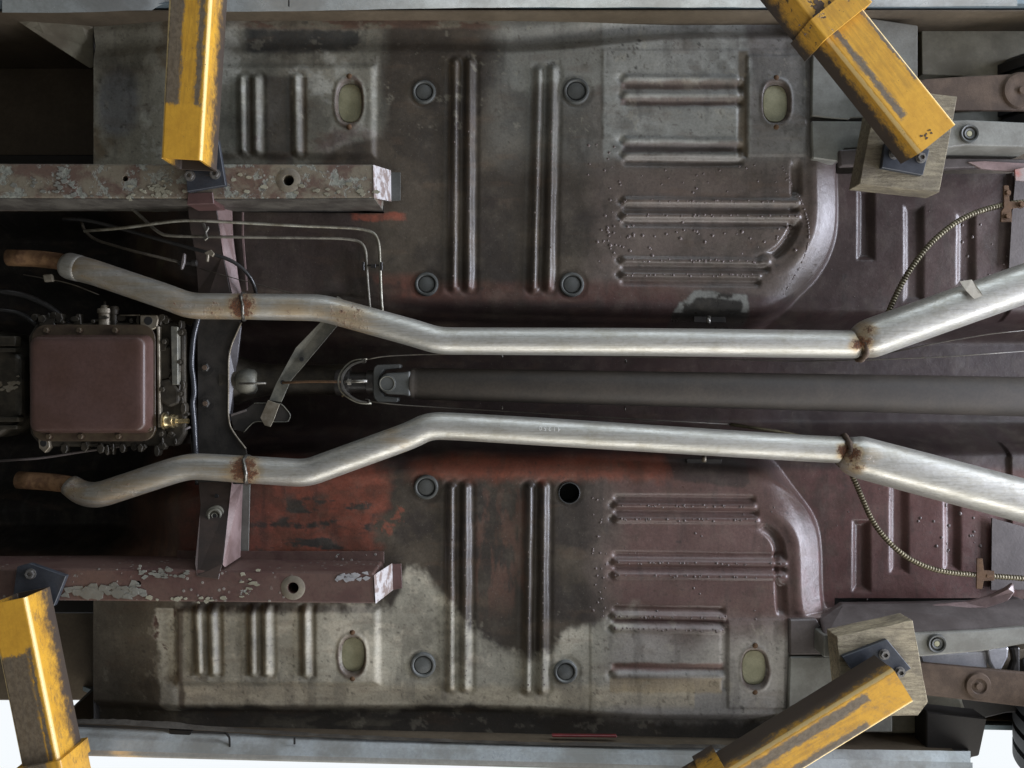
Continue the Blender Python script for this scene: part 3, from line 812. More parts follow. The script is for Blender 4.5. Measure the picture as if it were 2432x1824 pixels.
obj('rail_side', from_bm('rail_side', slab([(889, 470.6), (560, 472.6), (-120, 470.6), (-120, 473), (560, 475), (889, 473)], 1.8672, 1.9895, 0), M['sill'], False), ru)
# white flaked sealer on the lower rail corner
def flakes(parent, cx, cy, z, rx, ry, n, mat, seed, name='paint_flakes', big=0):
    R = random.Random(seed); bms = []
    for _ in range(n):
        x = cx + R.gauss(0, rx); y = cy + R.gauss(0, ry); r = R.uniform(2.5, 7) * (1 + big * R.random())
        k = R.randint(5, 8); ph = R.random() * 6
        pts = [(x + r * R.uniform(.5, 1.3) * math.cos(ph + 6.283 * i / k) * 1.4, y + r * R.uniform(.4, 1.1) * math.sin(ph + 6.283 * i / k)) for i in range(k)]
        bms.append(slab(pts, z - R.uniform(.0004, .0018), z + .0002))
    return obj(name, from_bm(name, join(bms), mat, False), parent, kind='stuff')
flakes(rl, 835, 1371, 1.8648, 17, 5, 22, M['silver'], 3)
flakes(rl, 215, 1407, 1.8648, 24, 6, 26, M['primer'], 5, big=1.6)
flakes(rl, 295, 1400, 1.8648, 22, 10, 24, M['primer'], 55, big=1.4)
flakes(rl, 380, 1362, 1.8648, 32, 7, 26, M['primer'], 6)
flakes(rl, 590, 1390, 1.8648, 12, 14, 12, M['primerolive'], 7)
flakes(rl, 450, 1424, 1.8648, 55, 3, 14, M['primerolive'], 8)
flakes(ru, 370, 452, 1.8648, 35, 10, 34, M['primerolive'], 9)
flakes(ru, 130, 440, 1.8648, 50, 14, 20, M['primer'], 10)
flakes(ru, 790, 455, 1.8648, 60, 9, 12, M['primerolive'], 12)
flakes(ru, 590, 430, 1.8648, 25, 16, 6, M['primerolive'], 13)

# ------------------------------------------------------------------ transmission crossmember with its two brackets
cmat = M['black']
cm = obj('crossmember', from_bm('crossmember', slab([(468, 745), (570, 760), (571, 773), (543, 833), (543, 1004), (552, 1022), (585, 1068), (600, 1150), (470, 1150), (470, 1010)], 1.972, 1.976, .0012, 2), cmat, False), CAR)
cm['label'] = 'black transmission crossmember with two bolts'
lip = [(476, 735, 1.975), (459, 800, 1.966), (454, 865, 1.963), (459, 900, 1.963), (462, 935, 1.963), (456, 955, 1.963), (461, 1000, 1.966), (464, 1062, 1.97), (470, 1150, 1.98)]
path = resample(fillet([P(*p) for p in lip], .02), .01)
v, f = sweep(path, .0065, 12)
obj('rolled_edge', mesh_from('rolled_edge', v, f, M['blackgloss'], True), cm)
obj('front_web', from_bm('front_web', slabz([(470, 740, 1.972), (446, 790, 1.985), (447, 1005, 1.985), (464, 1150, 1.99), (474, 1150, 1.974), (464, 1010, 1.968), (458, 800, 1.968)], .003), M['black'], False), cm)
obj('rear_flange', from_bm('rear_flange', slabz([(571, 773, 1.970), (574, 775, 1.99), (554, 833, 2.01), (554, 971, 2.01), (546, 1010, 1.985), (543, 1004, 1.968), (542, 833, 1.968)], .0015), M['flangegrey'], False), cm)
rim = resample(fillet([P(573, 766, 1.969), P(543, 833, 1.969), P(542, 1004, 1.969), P(556, 1030, 1.969), P(584, 1066, 1.969)], .03), .01)
v, f = sweep(rim, .0022, 8); obj('flange_edge', mesh_from('flange_edge', v, f, M['castlight'], True), cm)
boltm = None
def hexbolt(r=.011, h=.008, wr=.018):
    b = lathe([(0, -h), (r * .80, -h), (r, -h * .8), (r, 0), (wr, 0), (wr, .002)], 6)
    b2 = lathe([(r * .9, -.0002), (wr, -.0002), (wr, .002), (0, .002)], 24)
    return join([b, b2])
for (x, y) in ((489, 873), (490, 958)):
    o = obj('bolt', from_bm('bolt', hexbolt(.0105, .010, .019), M['black'], False), cm, P(x, y, 1.9718))
    obj('bolt_stud', from_bm('bolt_stud', lathe([(0, -.012), (.005, -.012), (.006, -.0095), (.006, -.006), (0, -.006)], 14), M['rustdark'], True), o, tuple(np.array(P(x, y, 1.9718)) + (.0005, 0, 0)))
# upper arm
ua = obj('crossmember_bracket', from_bm('crossmember_bracket', slabz([(443, 470, 1.935), (510, 470, 1.935), (514, 490, 1.938), (530, 605, 1.955), (548, 700, 1.970), (572, 770, 1.974), (470, 770, 1.974), (470, 690, 1.970), (464, 605, 1.955), (451, 544, 1.945)], .004, .001), M['armbrown'], False), CAR)
ua['label'] = 'upper crossmember bracket, brown with a bright rear flange'
obj('bracket_flange', from_bm('bracket_flange', slabz([(512, 473, 1.936), (550, 476, 1.985), (553, 560, 1.985), (566, 664, 1.990), (584, 740, 1.992), (560, 735, 1.970), (546, 675, 1.968), (529, 600, 1.953)], .003, .0008), M['mauve'], False), ua)
obj('bracket_tab', from_bm('bracket_tab', slab([(446, 458), (505, 456), (508, 484), (443, 486)], 1.862, 1.9345, .0015), M['maroon'], False), ua)
obj('tunnel_seam', from_bm('tunnel_seam', slab([(575, 486), (578, 486), (578, 560), (588, 690), (585, 690), (574, 560)], 1.992, 1.996), M['mauve'], False), ua)
# lower arm
la = obj('crossmember_bracket', from_bm('crossmember_bracket', slabz([(470, 1140, 1.974), (551, 1140, 1.974), (546, 1184, 1.955), (527, 1340, 1.868), (519, 1376, 1.862), (467, 1369, 1.862), (463, 1338, 1.868), (476, 1200, 1.950)], .004, .001), M['armbrown'], False), CAR)
la['label'] = 'lower crossmember bracket with a rubber ring and a bright rear flange'
obj('bracket_flange', from_bm('bracket_flange', slabz([(551, 1140, 1.973), (577, 1140, 1.995), (571, 1184, 1.995), (571, 1323, 1.985), (534, 1347, 1.875), (529, 1341, 1.868), (546, 1184, 1.954)], .003, .0008), M['mauve'], False), la)
obj('thin_flange', from_bm('thin_flange', slab([(571, 1150), (594, 1150), (590, 1322), (571, 1324)], 1.994, 1.997, .0005), M['primer'], False), la)
p = P(511, 1224, 1.938)
ring = lathe([(.004, -.004), (.006, -.006), (.008, -.002), (.011, -.002), (.0125, -.007), (.015, -.007), (.017, -.002), (.0205, -.002), (.022, .002), (.022, .012)], 32)
o = obj('rubber_ring', from_bm('rubber_ring', ring, M['barsteel'], True), la, p)
obj('stud', from_bm('stud', lathe([(0, -.006), (.003, -.006), (.004, 0)], 14), M['seal'], True), o, p)
obj('punched_hole', from_bm('punched_hole', lathe([(0, -.0004), (.0045, -.0004), (.005, .001)], 16), M['seal'], True), la, P(514, 1178, 1.957))

# ------------------------------------------------------------------ transmission
tr = obj('transmission', from_bm('transmission', slab([(84, 768), (420, 764), (438, 790), (440, 1030), (420, 1060), (96, 1062), (70, 1030), (66, 800)], 1.950, 2.12, .006, 2), M['cast'], False), CAR)
tr['label'] = 'greasy cast transmission case with a maroon oil pan'
def rrect(x0, y0, x1, y1, r, n=6):
    pts = []
    for cx, cy, a0 in ((x1 - r, y1 - r, 0), (x0 + r, y1 - r, 90), (x0 + r, y0 + r, 180), (x1 - r, y0 + r, 270)):
        for k in range(n + 1):
            t = math.radians(a0 + 90 * k / n); pts.append((cx + r * math.cos(t), cy + r * math.sin(t)))
    return pts
obj('pan_flange', from_bm('pan_flange', slab(rrect(75, 771, 369, 1048, 34), 1.937, 1.948, .001), M['panflange'], False), tr)
# deep-drawn oil pan with rounded shoulders
bm = bmesh.new(); rings = []
A = rrect(66, 798, 343, 1026, 20); cxa, cya = 204.5, 912
for k, (ins, z) in enumerate(((-5, 1.9375), (0, 1.920), (0, 1.912), (2, 1.905), (6, 1.9015), (12, 1.900), (20, 1.8996))):
    ring = []
    for x, y in A:
        q = P(x, y, 1.900)
        sx = math.copysign(1, x - cxa); sy = math.copysign(1, y - cya)
        fx = 1 - ins * .00095 / abs((P(343, 0, 1.9)[0] - P(66, 0, 1.9)[0]) / 2); fy = 1 - ins * .00095 / abs((P(0, 1026, 1.9)[1] - P(0, 798, 1.9)[1]) / 2)
        cq = P(cxa, cya, 1.900)
        ring.append(bm.verts.new((cq[0] + (q[0] - cq[0]) * fx, cq[1] + (q[1] - cq[1]) * fy, z)))
    rings.append(ring)
for a, b in zip(rings[:-1], rings[1:]):
    for k in range(len(a)): bm.faces.new((a[k], a[(k + 1) % len(a)], b[(k + 1) % len(a)], b[k]))
bm.faces.new(rings[-1])
op = obj('oil_pan', from_bm('oil_pan', bm, M['maroon_gloss'], True), tr)
bme = from_bm('pan_bolt', hexbolt(.0066, .008, .0098), M['panflange'], False)
for (x, y) in ((112, 785), (190, 785), (275, 785), (118, 1036), (194, 1036), (283, 1036), (355, 813), (356, 914), (357, 1018)):
    obj('pan_bolt', bme, tr, P(x, y, 1.9368))
obj('case_rib', from_bm('case_rib', slab([(405, 774), (422, 776), (423, 914), (408, 914)], 1.935, 1.955, .0015), M['barsteel'], False), tr)
obj('case_rib', from_bm('case_rib', slab([(378, 820), (404, 824), (404, 900), (378, 905)], 1.944, 1.955, .003), M['cast'], False), tr)
obj('case_boss', from_bm('case_boss', slab([(372, 905), (402, 900), (425, 925), (424, 958), (400, 968), (378, 950)], 1.938, 1.955, .005, 2), M['cast'], False), tr)
obj('case_rib', from_bm('case_rib', slab([(372, 775), (378, 775), (381, 1015), (375, 1015)], 1.936, 1.955, .001), M['castlight'], False), tr)
b1 = obj('lug', from_bm('lug', slab([(332, 748), (372, 748), (376, 760), (372, 778), (358, 785), (345, 778), (332, 772)], 1.938, 1.960, .002), M['castlight'], False), tr)
obj('lug_hole', from_bm('lug_hole', lathe([(0, -.0005), (.0095, -.0005), (.0105, .001)], 20), M['seal'], True), b1, P(352, 762, 1.938))
b1 = obj('lug', from_bm('lug', slab([(90, 1042), (116, 1042), (118, 1062), (106, 1076), (92, 1064)], 1.942, 1.960, .0015), M['castlight'], False), tr)
obj('lug_hole', from_bm('lug_hole', lathe([(0, -.0005), (.0075, -.0005), (.0085, .001)], 20), M['seal'], True), b1, P(103, 1053, 1.942))
for x, y, r, h in ((250, 752, 17, .020), (272, 754, 9, .018)):
    sb = lathe([(0, -.026), (.008, -.026), (.011, -.018), (r / 1000, -.018), (r / 1000, -.008), (r / 1000 * .8, -.006), (r / 1000 * .85, h)], 24, 'y')
    obj('pressure_sensor', from_bm('pressure_sensor', sb, M['castlight'] if r > 10 else M['cast'], True), tr, P(x, y, 1.955))
tube('sensor_tip', [(249, 735, 1.955), (249, 716, 1.955)], .003, M['cast'], tr)
tube('shift_rod', [(285, 749, 1.950), (333, 749, 1.950)], .0018, M['castlight'], tr)
obj('side_lug', from_bm('side_lug', slab([(180, 745), (190, 745), (194, 772), (172, 772)], 1.95, 1.97, .002), M['cast'], False), tr)
obj('side_lug', from_bm('side_lug', slab([(95, 757), (130, 757), (130, 775), (92, 775)], 1.945, 1.97, .002), M['cast'], False), tr)
gb = lathe([(0, 0), (.015, 0), (.0195, .003), (.0195, .005), (.015, .006), (.0165, .008), (.0175, .010), (.015, .013), (.0145, .019), (.016, .020), (.016, .026), (.0135, .027), (.0135, .034), (.006, .035), (.006, .060)], 28, 'x')
obj('cable_fitting', from_bm('cable_fitting', gb, M['gold'], True), tr, P(386, 1000, 1.945))
tube('linkage_rod', [(-20, 1096, 1.955), (100, 1088, 1.955), (200, 1072, 1.955), (313, 1056, 1.955), (400, 1036, 1.955), (452, 1014, 1.955)], .0030, M['mauvegrey'], tr)
R5 = random.Random(21); bl_ = []
for _ in range(90):
    side_ = R5.choice('rrrtb')
    if side_ == 'r': x, y = R5.uniform(374, 440), R5.uniform(765, 1060)
    elif side_ == 't': x, y = R5.uniform(80, 400), R5.uniform(752, 770)
    else: x, y = R5.uniform(120, 400), R5.uniform(1052, 1072)
    a_, b_ = R5.uniform(3, 12), R5.uniform(3, 14); k = R5.randint(5, 9); ph = R5.random() * 6
    bl_.append(slab([(x + a_ * math.cos(ph + 6.283 * i / k), y + b_ * math.sin(ph + 6.283 * i / k)) for i in range(k)], R5.uniform(1.940, 1.952), 1.965, .0012, 1))
obj('casting_bosses', from_bm('casting_bosses', join(bl_), M['cast'], False), tr, kind='stuff')
for x, y, r_ in ((432, 790, .006), (428, 860, .005), (392, 812, .006), (388, 925, .006), (430, 935, .005), (385, 1030, .006)):
    obj('case_bolt', from_bm('case_bolt', hexbolt(r_, .008, r_ * 1.5), M['cast'], False), tr, P(x, y, 1.942))
tube('vacuum_hose', [(-20, 690, 1.99), (60, 700, 1.985), (130, 735, 1.98), (165, 775, 1.975)], .007, M['rubber'], tr, 10)
tube('vacuum_hose', [(-20, 735, 1.98), (50, 742, 1.98), (90, 775, 1.975)], .005, M['rubber'], tr, 10)
tube('sensor_wire', [(56, 652, 1.965), (110, 662, 1.96), (165, 672, 1.96), (235, 700, 1.965)], .0014, M['linedark'], tr, 6)
obj('wire_plug', from_bm('wire_plug', slab([(100, 652), (122, 650), (126, 668), (104, 670)], 1.952, 1.962, .003, 2), M['castlight'], False), tr)
# bell housing
bh = obj('bell_housing', from_bm('bell_housing', slab([(-140, 770), (-10, 790), (30, 830), (50, 850), (50, 985), (30, 1010), (-10, 1040), (-140, 1050)], 1.950, 2.15, .018, 3), M['cast'], False), CAR)
for (a, b, c, d) in ((-60, 798, 36, 822), (-60, 826, 36, 836), (-60, 990, 44, 1002), (-60, 1010, 40, 1020)):
    obj('housing_rib', from_bm('housing_rib', slab([(a, b), (c, b), (c, d), (a, d)], 1.940, 1.965, .003, 2), M['cast'], False), bh)
flakes(bh, 12, 915, 1.9498, 22, 7, 26, M['castlight'], 31, 'grease_smears')

# tail housing, slip joint, shift parts
def cyl_x(name, parent, x0, x1, y, z, prof_r, mat, y1=None, n=32):
    """profile of radii (px-ish mm) spaced along x"""
    p0 = np.array(P(x0, y, z)); p1 = np.array(P(x1, y if y1 is None else y1, z))
    ts = [t for t, r in prof_r]; path = np.array([p0 + (p1 - p0) * t for t in ts])
    v, f = sweep(path, [r / 1000 for t, r in prof_r], n)
    me_ = mesh_from(name, v, f, mat, True)
    try: me_.set_sharp_from_angle(angle=math.radians(40))
    except Exception: pass
    return obj(name, me_, parent)
th_ = cyl_x('tail_housing', tr, 540, 830, 902, 2.03, [(0, 60), (.10, 58), (.22, 44), (.35, 38), (.7, 36), (.9, 38), (1, 38)], M['cast'])
cyl_x('rubber_mount', tr, 566, 612, 906, 1.995, [(0, 22), (.15, 28), (.5, 31), (.85, 28), (1, 20)], M['barsteel'])
tube('mount_bolt', [(567, 911, 1.955), (632, 910, 1.955)], .0026, M['steel'], tr)
mb = obj('mount_bracket', from_bm('mount_bracket', slab([(546, 984), (585, 970), (603, 957), (668, 958), (691, 985), (685, 1002), (603, 1001), (580, 1027), (554, 1020)], 1.968, 1.973, .0015), M['black'], False), CAR)
obj('bracket_flange', from_bm('bracket_flange', slabz([(548, 984, 1.966), (585, 972, 1.966), (588, 994, 1.975), (552, 1010, 1.975)], .002, .0005), M['mauvegrey'], False), mb)
edge = resample(fillet([P(603, 957, 1.967), P(668, 958, 1.967), P(691, 985, 1.967), P(685, 1002, 1.967), P(603, 1001, 1.967), P(578, 1027, 1.967)], .01), .01)
v, f = sweep(edge, .0012, 6); obj('bracket_edge', mesh_from('bracket_edge', v, f, M['barsteel'], True), mb)

# diagonal flat bar
bar = obj('diagonal_strut', from_bm('diagonal_strut', slabz([(801, 703, 1.992), (815, 712, 1.992), (806, 768, 1.985), (735, 852, 1.975), (690, 905, 1.970), (668, 955, 1.966), (639, 951, 1.966), (655, 912, 1.970), (702, 826, 1.975), (762, 764, 1.985)], .003, .0006), M['barsteel'], False), CAR)
bar['label'] = 'dusty flat steel bar running diagonally behind the pipe'
obj('strut_end', from_bm('strut_end', slabz([(636, 950, 1.960), (664, 960, 1.960), (650, 998, 1.958), (642, 1014, 1.958), (628, 1010, 1.958), (618, 992, 1.958)], .003, .0006), M['castlight'], False), bar)
for x, y, z in ((716, 853, 1.9715), (671, 908, 1.9650)):
    obj('strut_hole', from_bm('strut_hole', lathe([(0, -.0006), (.0048, -.0006), (.0055, .002)], 16), M['seal'], True), bar, P(x, y, z))

# ------------------------------------------------------------------ drive shaft
ds = cyl_x('drive_shaft', CAR, 972, 2560, 911, 1.985, [(0, 30), (.003, 36), (.008, 37), (.012, 35), (.016, 37.5), (.55, 43), (.8, 46), (1, 47)], M['shaft'], 945, 48)
ds['label'] = 'dark grey drive shaft with its universal joint'
# front yoke (forked), trunnion cap, rear yoke
fy = obj('front_yoke', from_bm('front_yoke', join([
    slab([(886, 884), (888, 872), (895, 866), (948, 864), (952, 868), (950, 874), (912, 878), (902, 890), (897, 908), (902, 928), (912, 940), (945, 944), (946, 951), (941, 956), (895, 954), (888, 946), (886, 934)], 1.962, 2.000, .0025, 2)]), M['plug'], False), ds)
cyl_x('slip_joint', ds, 800, 890, 908, 1.99, [(0, 30), (.1, 31), (.35, 31), (.37, 24), (.8, 24), (.82, 29), (1, 29)], M['black'])
ry = obj('rear_yoke', from_bm('rear_yoke', slab([(904, 900), (908, 891), (918, 886), (960, 884), (974, 880), (974, 942), (960, 938), (918, 936), (908, 928), (903, 915)], 1.952, 2.010, .006, 3), M['plug'], False), ds)
o = obj('bearing_cap', from_bm('bearing_cap', lathe([(0, -.004), (.015, -.004), (.0175, -.0015), (.019, -.0015), (.021, .002)], 32), M['plug'], True), ry, P(920, 911, 1.952))
obj('snap_ring', from_bm('snap_ring', lathe([(.0155, -.0050), (.017, -.0055), (.0175, -.003)], 32), M['barsteel'], True), ry, P(920, 911, 1.952))

# ------------------------------------------------------------------ handbrake equaliser and cables
hb = tube('handbrake_rod', [(671, 909, 1.964), (740, 906, 1.955), (808, 907, 1.950)], .0030, M['rust'], CAR, 8)
hb['label'] = 'hand brake pull rod with its curved equaliser'
path = fillet([P(868, 857, 1.940), P(838, 864, 1.938), P(815, 886, 1.936), P(812, 908, 1.936), P(818, 930, 1.936), P(846, 951, 1.938), P(874, 956, 1.940)], .02, 8)
def ribbon(path, wdt, t):
    bm = bmesh.new(); rows = []
    tan = np.gradient(path, axis=0)
    for p, tg in zip(path, tan):
        n = np.array([-tg[1], tg[0], 0]); n /= np.linalg.norm(n) + 1e-9
        rows.append([bm.verts.new(tuple(p + n * s * t + np.array([0, 0, z]))) for s, z in ((-.5, -wdt / 2), (.5, -wdt / 2), (.5, wdt / 2), (-.5, wdt / 2))])
    for a, b in zip(rows[:-1], rows[1:]):
        for k in range(4): bm.faces.new((a[k], a[(k + 1) % 4], b[(k + 1) % 4], b[k]))
    bm.faces.new(rows[0]); bm.faces.new(rows[-1][::-1])
    return bm
obj('equaliser', from_bm('equaliser', ribbon(path, .016, .0035), M['steel'], False), hb)
path2 = fillet([P(872, 853, 1.945), P(834, 856, 1.945), P(808, 884, 1.945), P(802, 908, 1.945), P(810, 934, 1.945), P(850, 958, 1.945), P(882, 958, 1.945)], .02, 8)
v, f = sweep(path2, .0022, 8); obj('cable_loop', mesh_from('cable_loop', v, f, M['line'], True), hb)
tube('threaded_end', [(818, 907, 1.938), (872, 905, 1.936)], .0042, M['steel'], hb, 10)
obj('jam_nut', from_bm('jam_nut', lathe([(0, 0), (.008, 0), (.008, .008), (0, .008)], 6, 'x'), M['steel'], False), hb, P(826, 907, 1.938))
obj('seal_smear', from_bm('seal_smear', slabz([(805, 913, 1.99), (815, 917, 1.985), (824, 936, 1.985), (812, 944, 1.99), (806, 930, 1.99)], .003, .001), M['gold'], False), hb)
for x, y in ((865, 857), (874, 953)):
    obj('cable_clip', from_bm('cable_clip', ribbon(fillet([P(x - 6, y - 5, 1.938), P(x + 3, y - 4, 1.936), P(x + 4, y + 4, 1.936), P(x - 5, y + 5, 1.938)], .004, 4), .010, .0016), M['steel'], False), hb)
c1 = tube('brake_cable', [(866, 855, 1.944), (908, 846, 1.950), (986, 842, 1.968), (1110, 841, 1.985), (1300, 842, 1.99), (1900, 858, 1.99), (2098, 854, 1.975), (2270, 846, 1.965), (2460, 832, 1.96)], .0016, M['linedark'], CAR, 6)
c1['label'] = 'thin upper hand brake cable'
c2 = tube('brake_cable', [(874, 953, 1.944), (947, 962, 1.955), (1110, 972, 1.985), (1294, 983, 1.998), (1500, 995, 2.0), (1740, 1008, 2.0)], .0016, M['linedark'], CAR, 6)
tube('cable_sheath', [(1735, 1008, 2.0), (1856, 1026, 2.0), (1990, 1056, 2.0), (2025, 1120, 2.0)], .0042, M['coil'], c2, 8)
tube('rear_cable', [(2090, 842, 1.99), (2240, 812, 1.985), (2350, 793, 1.98), (2460, 782, 1.98)], .0016, M['linedark'], c1, 6)
# little posts seen beside the shaft
for x, y in ((1192, 846), (1486, 857), (1192, 968), (1484, 971)):
    tube('bracket_stud', [(x, y - 4, 2.02), (x + 1, y + 4, 2.02)], .0022, M['steel'], CAR, 6)

# coiled conduits
def coil(pts, r, mat, parent, label):
    path = resample(fillet([P(*p) for p in pts], .05), .0016)
    s = np.concatenate([[0], np.cumsum(np.linalg.norm(np.diff(path, axis=0), axis=1))])
    rad = r * 1.16 * (1 + .13 * np.sin(s * 2 * math.pi / .0066))
    v, f = sweep(path, rad, 10)
    o = obj('coiled_conduit', mesh_from('coiled_conduit', v, f, mat, True), parent); o['label'] = label
    return o
coil([(2470, 478, 1.985), (2390, 483, 1.985), (2291, 512, 1.985), (2214, 571, 1.985), (2160, 640, 1.99), (2125, 705, 1.995), (2090, 790, 2.0)], .0056, M['coil'], CAR, 'coiled cable conduit curving down to the upper pipe')
coil([(2020, 1120, 2.0), (2040, 1165, 1.998), (2071, 1240, 1.99), (2118, 1297, 1.985), (2168, 1334, 1.982), (2233, 1358, 1.98), (2322, 1366, 1.98), (2440, 1374, 1.98), (2480, 1380, 1.98)], .0054, M['coil'], CAR, 'coiled cable conduit sagging below the lower pipe')
rb = obj('conduit_bracket', from_bm('conduit_bracket', slab([(2384, 440), (2396, 440), (2398, 478), (2440, 480), (2440, 490), (2402, 496), (2404, 527), (2377, 527), (2378, 502), (2384, 494)], 1.975, 1.979, .001), M['rust'], False), CAR)
for x, y in ((2392, 458), (2391, 514), (2424, 486)):
    obj('bolt', from_bm('bolt', hexbolt(.006, .006, .009), M['rust'], False), rb, P(x, y, 1.9748))
rb = obj('conduit_bracket', from_bm('conduit_bracket', slab([(2320, 1326), (2334, 1326), (2337, 1354), (2362, 1356), (2362, 1379), (2337, 1380), (2333, 1400), (2319, 1398)], 1.973, 1.976, .001), M['rust'], False), CAR)
obj('clamp_band', from_bm('clamp_band', lathe([(.0075, 0), (.0085, 0), (.0085, .012), (.0075, .012)], 18, 'x'), M['rust'], True), rb, P(2340, 1366, 1.980))

# ------------------------------------------------------------------ brake and fuel lines
l1 = tube('brake_line', [(200, 549, 1.97), (300, 541, 1.95), (386, 528, 1.93), (440, 523, 1.925), (500, 525, 1.925), (700, 536, 1.955), (866, 543, 1.984), (900, 560, 1.984), (903, 640, 1.984), (906, 720, 1.99), (912, 770, 2.01)], .0036, M['line'], CAR, 8, .045)
l1['label'] = 'bright upper brake line bending down beside the frame rail'
l2 = tube('brake_line', [(-30, 472, 1.955), (180, 473, 1.96), (285, 476, 1.965), (320, 500, 1.975), (378, 556, 1.945), (410, 561, 1.935), (560, 563, 1.935), (820, 566, 1.975), (868, 576, 1.984), (871, 640, 1.984), (877, 720, 1.99), (884, 770, 2.01)], .0036, M['linedull'], CAR, 8, .04)
l2['label'] = 'dull second brake line running along the frame rail'
l3 = tube('brake_hose', [(150, 520, 2.00), (200, 521, 1.99), (270, 538, 1.985), (390, 572, 1.95), (501, 602, 1.935), (548, 617, 1.94), (580, 640, 1.95), (604, 672, 1.965), (611, 720, 1.99)], .0046, M['rubber'], CAR, 10, .05)
l3['label'] = 'black rubber hose arching over the crossmember bracket'
l4 = tube('fuel_line', [(193, 525, 2.00), (200, 548, 1.995), (225, 570, 1.99), (300, 592, 1.965), (424, 622, 1.945)], .0036, M['linedark'], CAR, 8, .03)
tube('thin_wire', [(474, 638, 1.945), (560, 662, 1.955), (700, 698, 1.985), (760, 715, 1.99)], .0012, M['linedark'], l4, 6)
fit = obj('line_fitting', from_bm('line_fitting', lathe([(0, 0), (.006, 0), (.008, .004), (.008, .012), (.0055, .014), (.0055, .030), (.0075, .032), (.0075, .042), (.003, .044), (0, .044)], 16, 'x'), M['black'], True), l4, P(424, 625, 1.945))
obj('fitting_lever', from_bm('fitting_lever', slab([(434, 600), (440, 602), (439, 622), (433, 640), (427, 640), (430, 616)], 1.932, 1.940, .002), M['mauvegrey'], False), l4)
clipm = from_bm('line_clip', join([slab([(478, 530), (484, 528), (490, 540), (494, 536), (496, 542), (490, 552), (494, 566), (486, 572), (482, 566), (487, 552)], 1.922, 1.929, .0012)]), M['steel'], False)
obj('line_clip', clipm, l1)
obj('line_clip', from_bm('line_clip', slab([(484, 600), (500, 592), (509, 602), (504, 610), (496, 606), (494, 622), (488, 620), (490, 606)], 1.922, 1.929, .0012), M['castlight'], False), l3)
lc = obj('line_bracket', from_bm('line_bracket', join([slab([(860, 622), (865, 622), (865, 642), (860, 642)], 1.974, 1.984, .0006), slab([(880, 627), (892, 627), (892, 636), (880, 636)], 1.976, 1.984, .0006), slab([(902, 622), (908, 622), (908, 642), (902, 642)], 1.974, 1.984, .0006), slab([(866, 628), (902, 628), (902, 632), (866, 632)], 1.982, 1.985)]), M['black'], False), CAR)
tube('vent_pipe', [(770, 700, 2.02), (776, 760, 2.03)], .003, M['linedark'], CAR, 6)
tube('transmission_line', [(630, 690, 2.01), (634, 760, 2.02)], .003, M['linedark'], CAR, 6)

# ------------------------------------------------------------------ exhaust
def pipe(name, pts, radii, parent, rusts, mat='alu', nseg=32, fil=.027, prof=None, cap=True):
    """pts (px,py,z) rounded; radius per point interpolated by x; rust strength by distance from (px,py,range)"""
    q = [np.array([*P(*p), r / 1000.0]) for p, r in zip(pts, radii)]
    path = resample(fillet(q, fil, 10), .012)
    nwob = np.array([.0006 * math.sin(i * 1.7) for i in range(len(path))])
    v, f = sweep(path, path[:, 3], nseg, prof, cap)
    me_ = mesh_from(name, v, f, M[mat], nseg > 12)
    if nseg <= 12:
        me_.polygons.foreach_set('use_smooth', [True] * len(me_.polygons)); me_.set_sharp_from_angle(angle=math.radians(22))
    at = me_.attributes.new('rust', 'FLOAT', 'POINT')
    va = np.array(v); val = np.zeros(len(va))
    for x, y, rg, k in rusts:
        p = np.array(P(x, y, 1.94))
        d = np.hypot(va[:, 0] - p[0], va[:, 1] - p[1]) / (rg / 1000)
        val = np.maximum(val, k * np.exp(-d * d))
    at.data.foreach_set('value', val.astype(np.float32))
    o = obj(name, me_, parent)
    return o
def weld(parent, x, y, z, r, ang, mat, wob, t=.0038):
    """bead of weld or clamp ring round a pipe, plane turned by ang"""
    n = 44; path = []
    R = random.Random(int(x + y))
    for k in range(n + 1):
        th = 2 * math.pi * k / n
        ox = wob * math.sin(th * 2 + 1) + R.uniform(-.0012, .0012)
        l = np.array([ox, r / 1000 * math.sin(th), -r / 1000 * math.cos(th)])
        path.append(np.array(P(x, y, z)) + np.array([l[0] * math.cos(ang) - l[1] * math.sin(ang), l[0] * math.sin(ang) + l[1] * math.cos(ang), l[2]]))
    path = np.array(path); rad = np.array([t * R.uniform(.75, 1.3) for _ in path]); rad[-1] = rad[0]
    v, f = sweep(path, rad, 8, cap=False)
    return obj('weld_bead', mesh_from('weld_bead', v, f, mat, True), parent)
wr = M['rust']
eu = pipe('exhaust_pipe', [(172, 634, 1.968), (214, 644, 1.955), (398, 706, 1.935), (452, 727, 1.935), (579, 728, 1.938), (765, 731, 1.945), (986, 792, 1.950), (1040, 809, 1.952), (1090, 810, 1.955), (1500, 812, 1.958), (2034, 818, 1.955)],
          [31, 29.5, 29.5, 30, 30, 31, 31.5, 31.5, 31.5, 32.5, 32.5], CAR,
          [(582, 728, 38, .95), (520, 745, 55, .50), (480, 750, 60, .42), (765, 745, 40, .40), (830, 765, 75, .52), (700, 755, 70, .42), (2029, 818, 20, .9), (1085, 820, 24, .25), (168, 634, 34, .55), (430, 735, 50, .45), (250, 660, 170, .36), (440, 720, 200, .30), (700, 735, 200, .24), (575, 745, 16, 1.0)])
eu['label'] = 'upper exhaust pipe, aluminised steel with rusty welds'
tube('rusty_header_pipe', [(20, 612, 1.985), (90, 614, 1.985), (150, 622, 1.978), (176, 634, 1.970)], .0195, M['headerrust'], eu, 20, .04)
v, f = sweep(np.array([P(160, 630, 1.97), P(166, 632, 1.968), P(186, 637, 1.963), P(196, 640, 1.961)]), [.0295, .0312, .0312, .0300], 28)
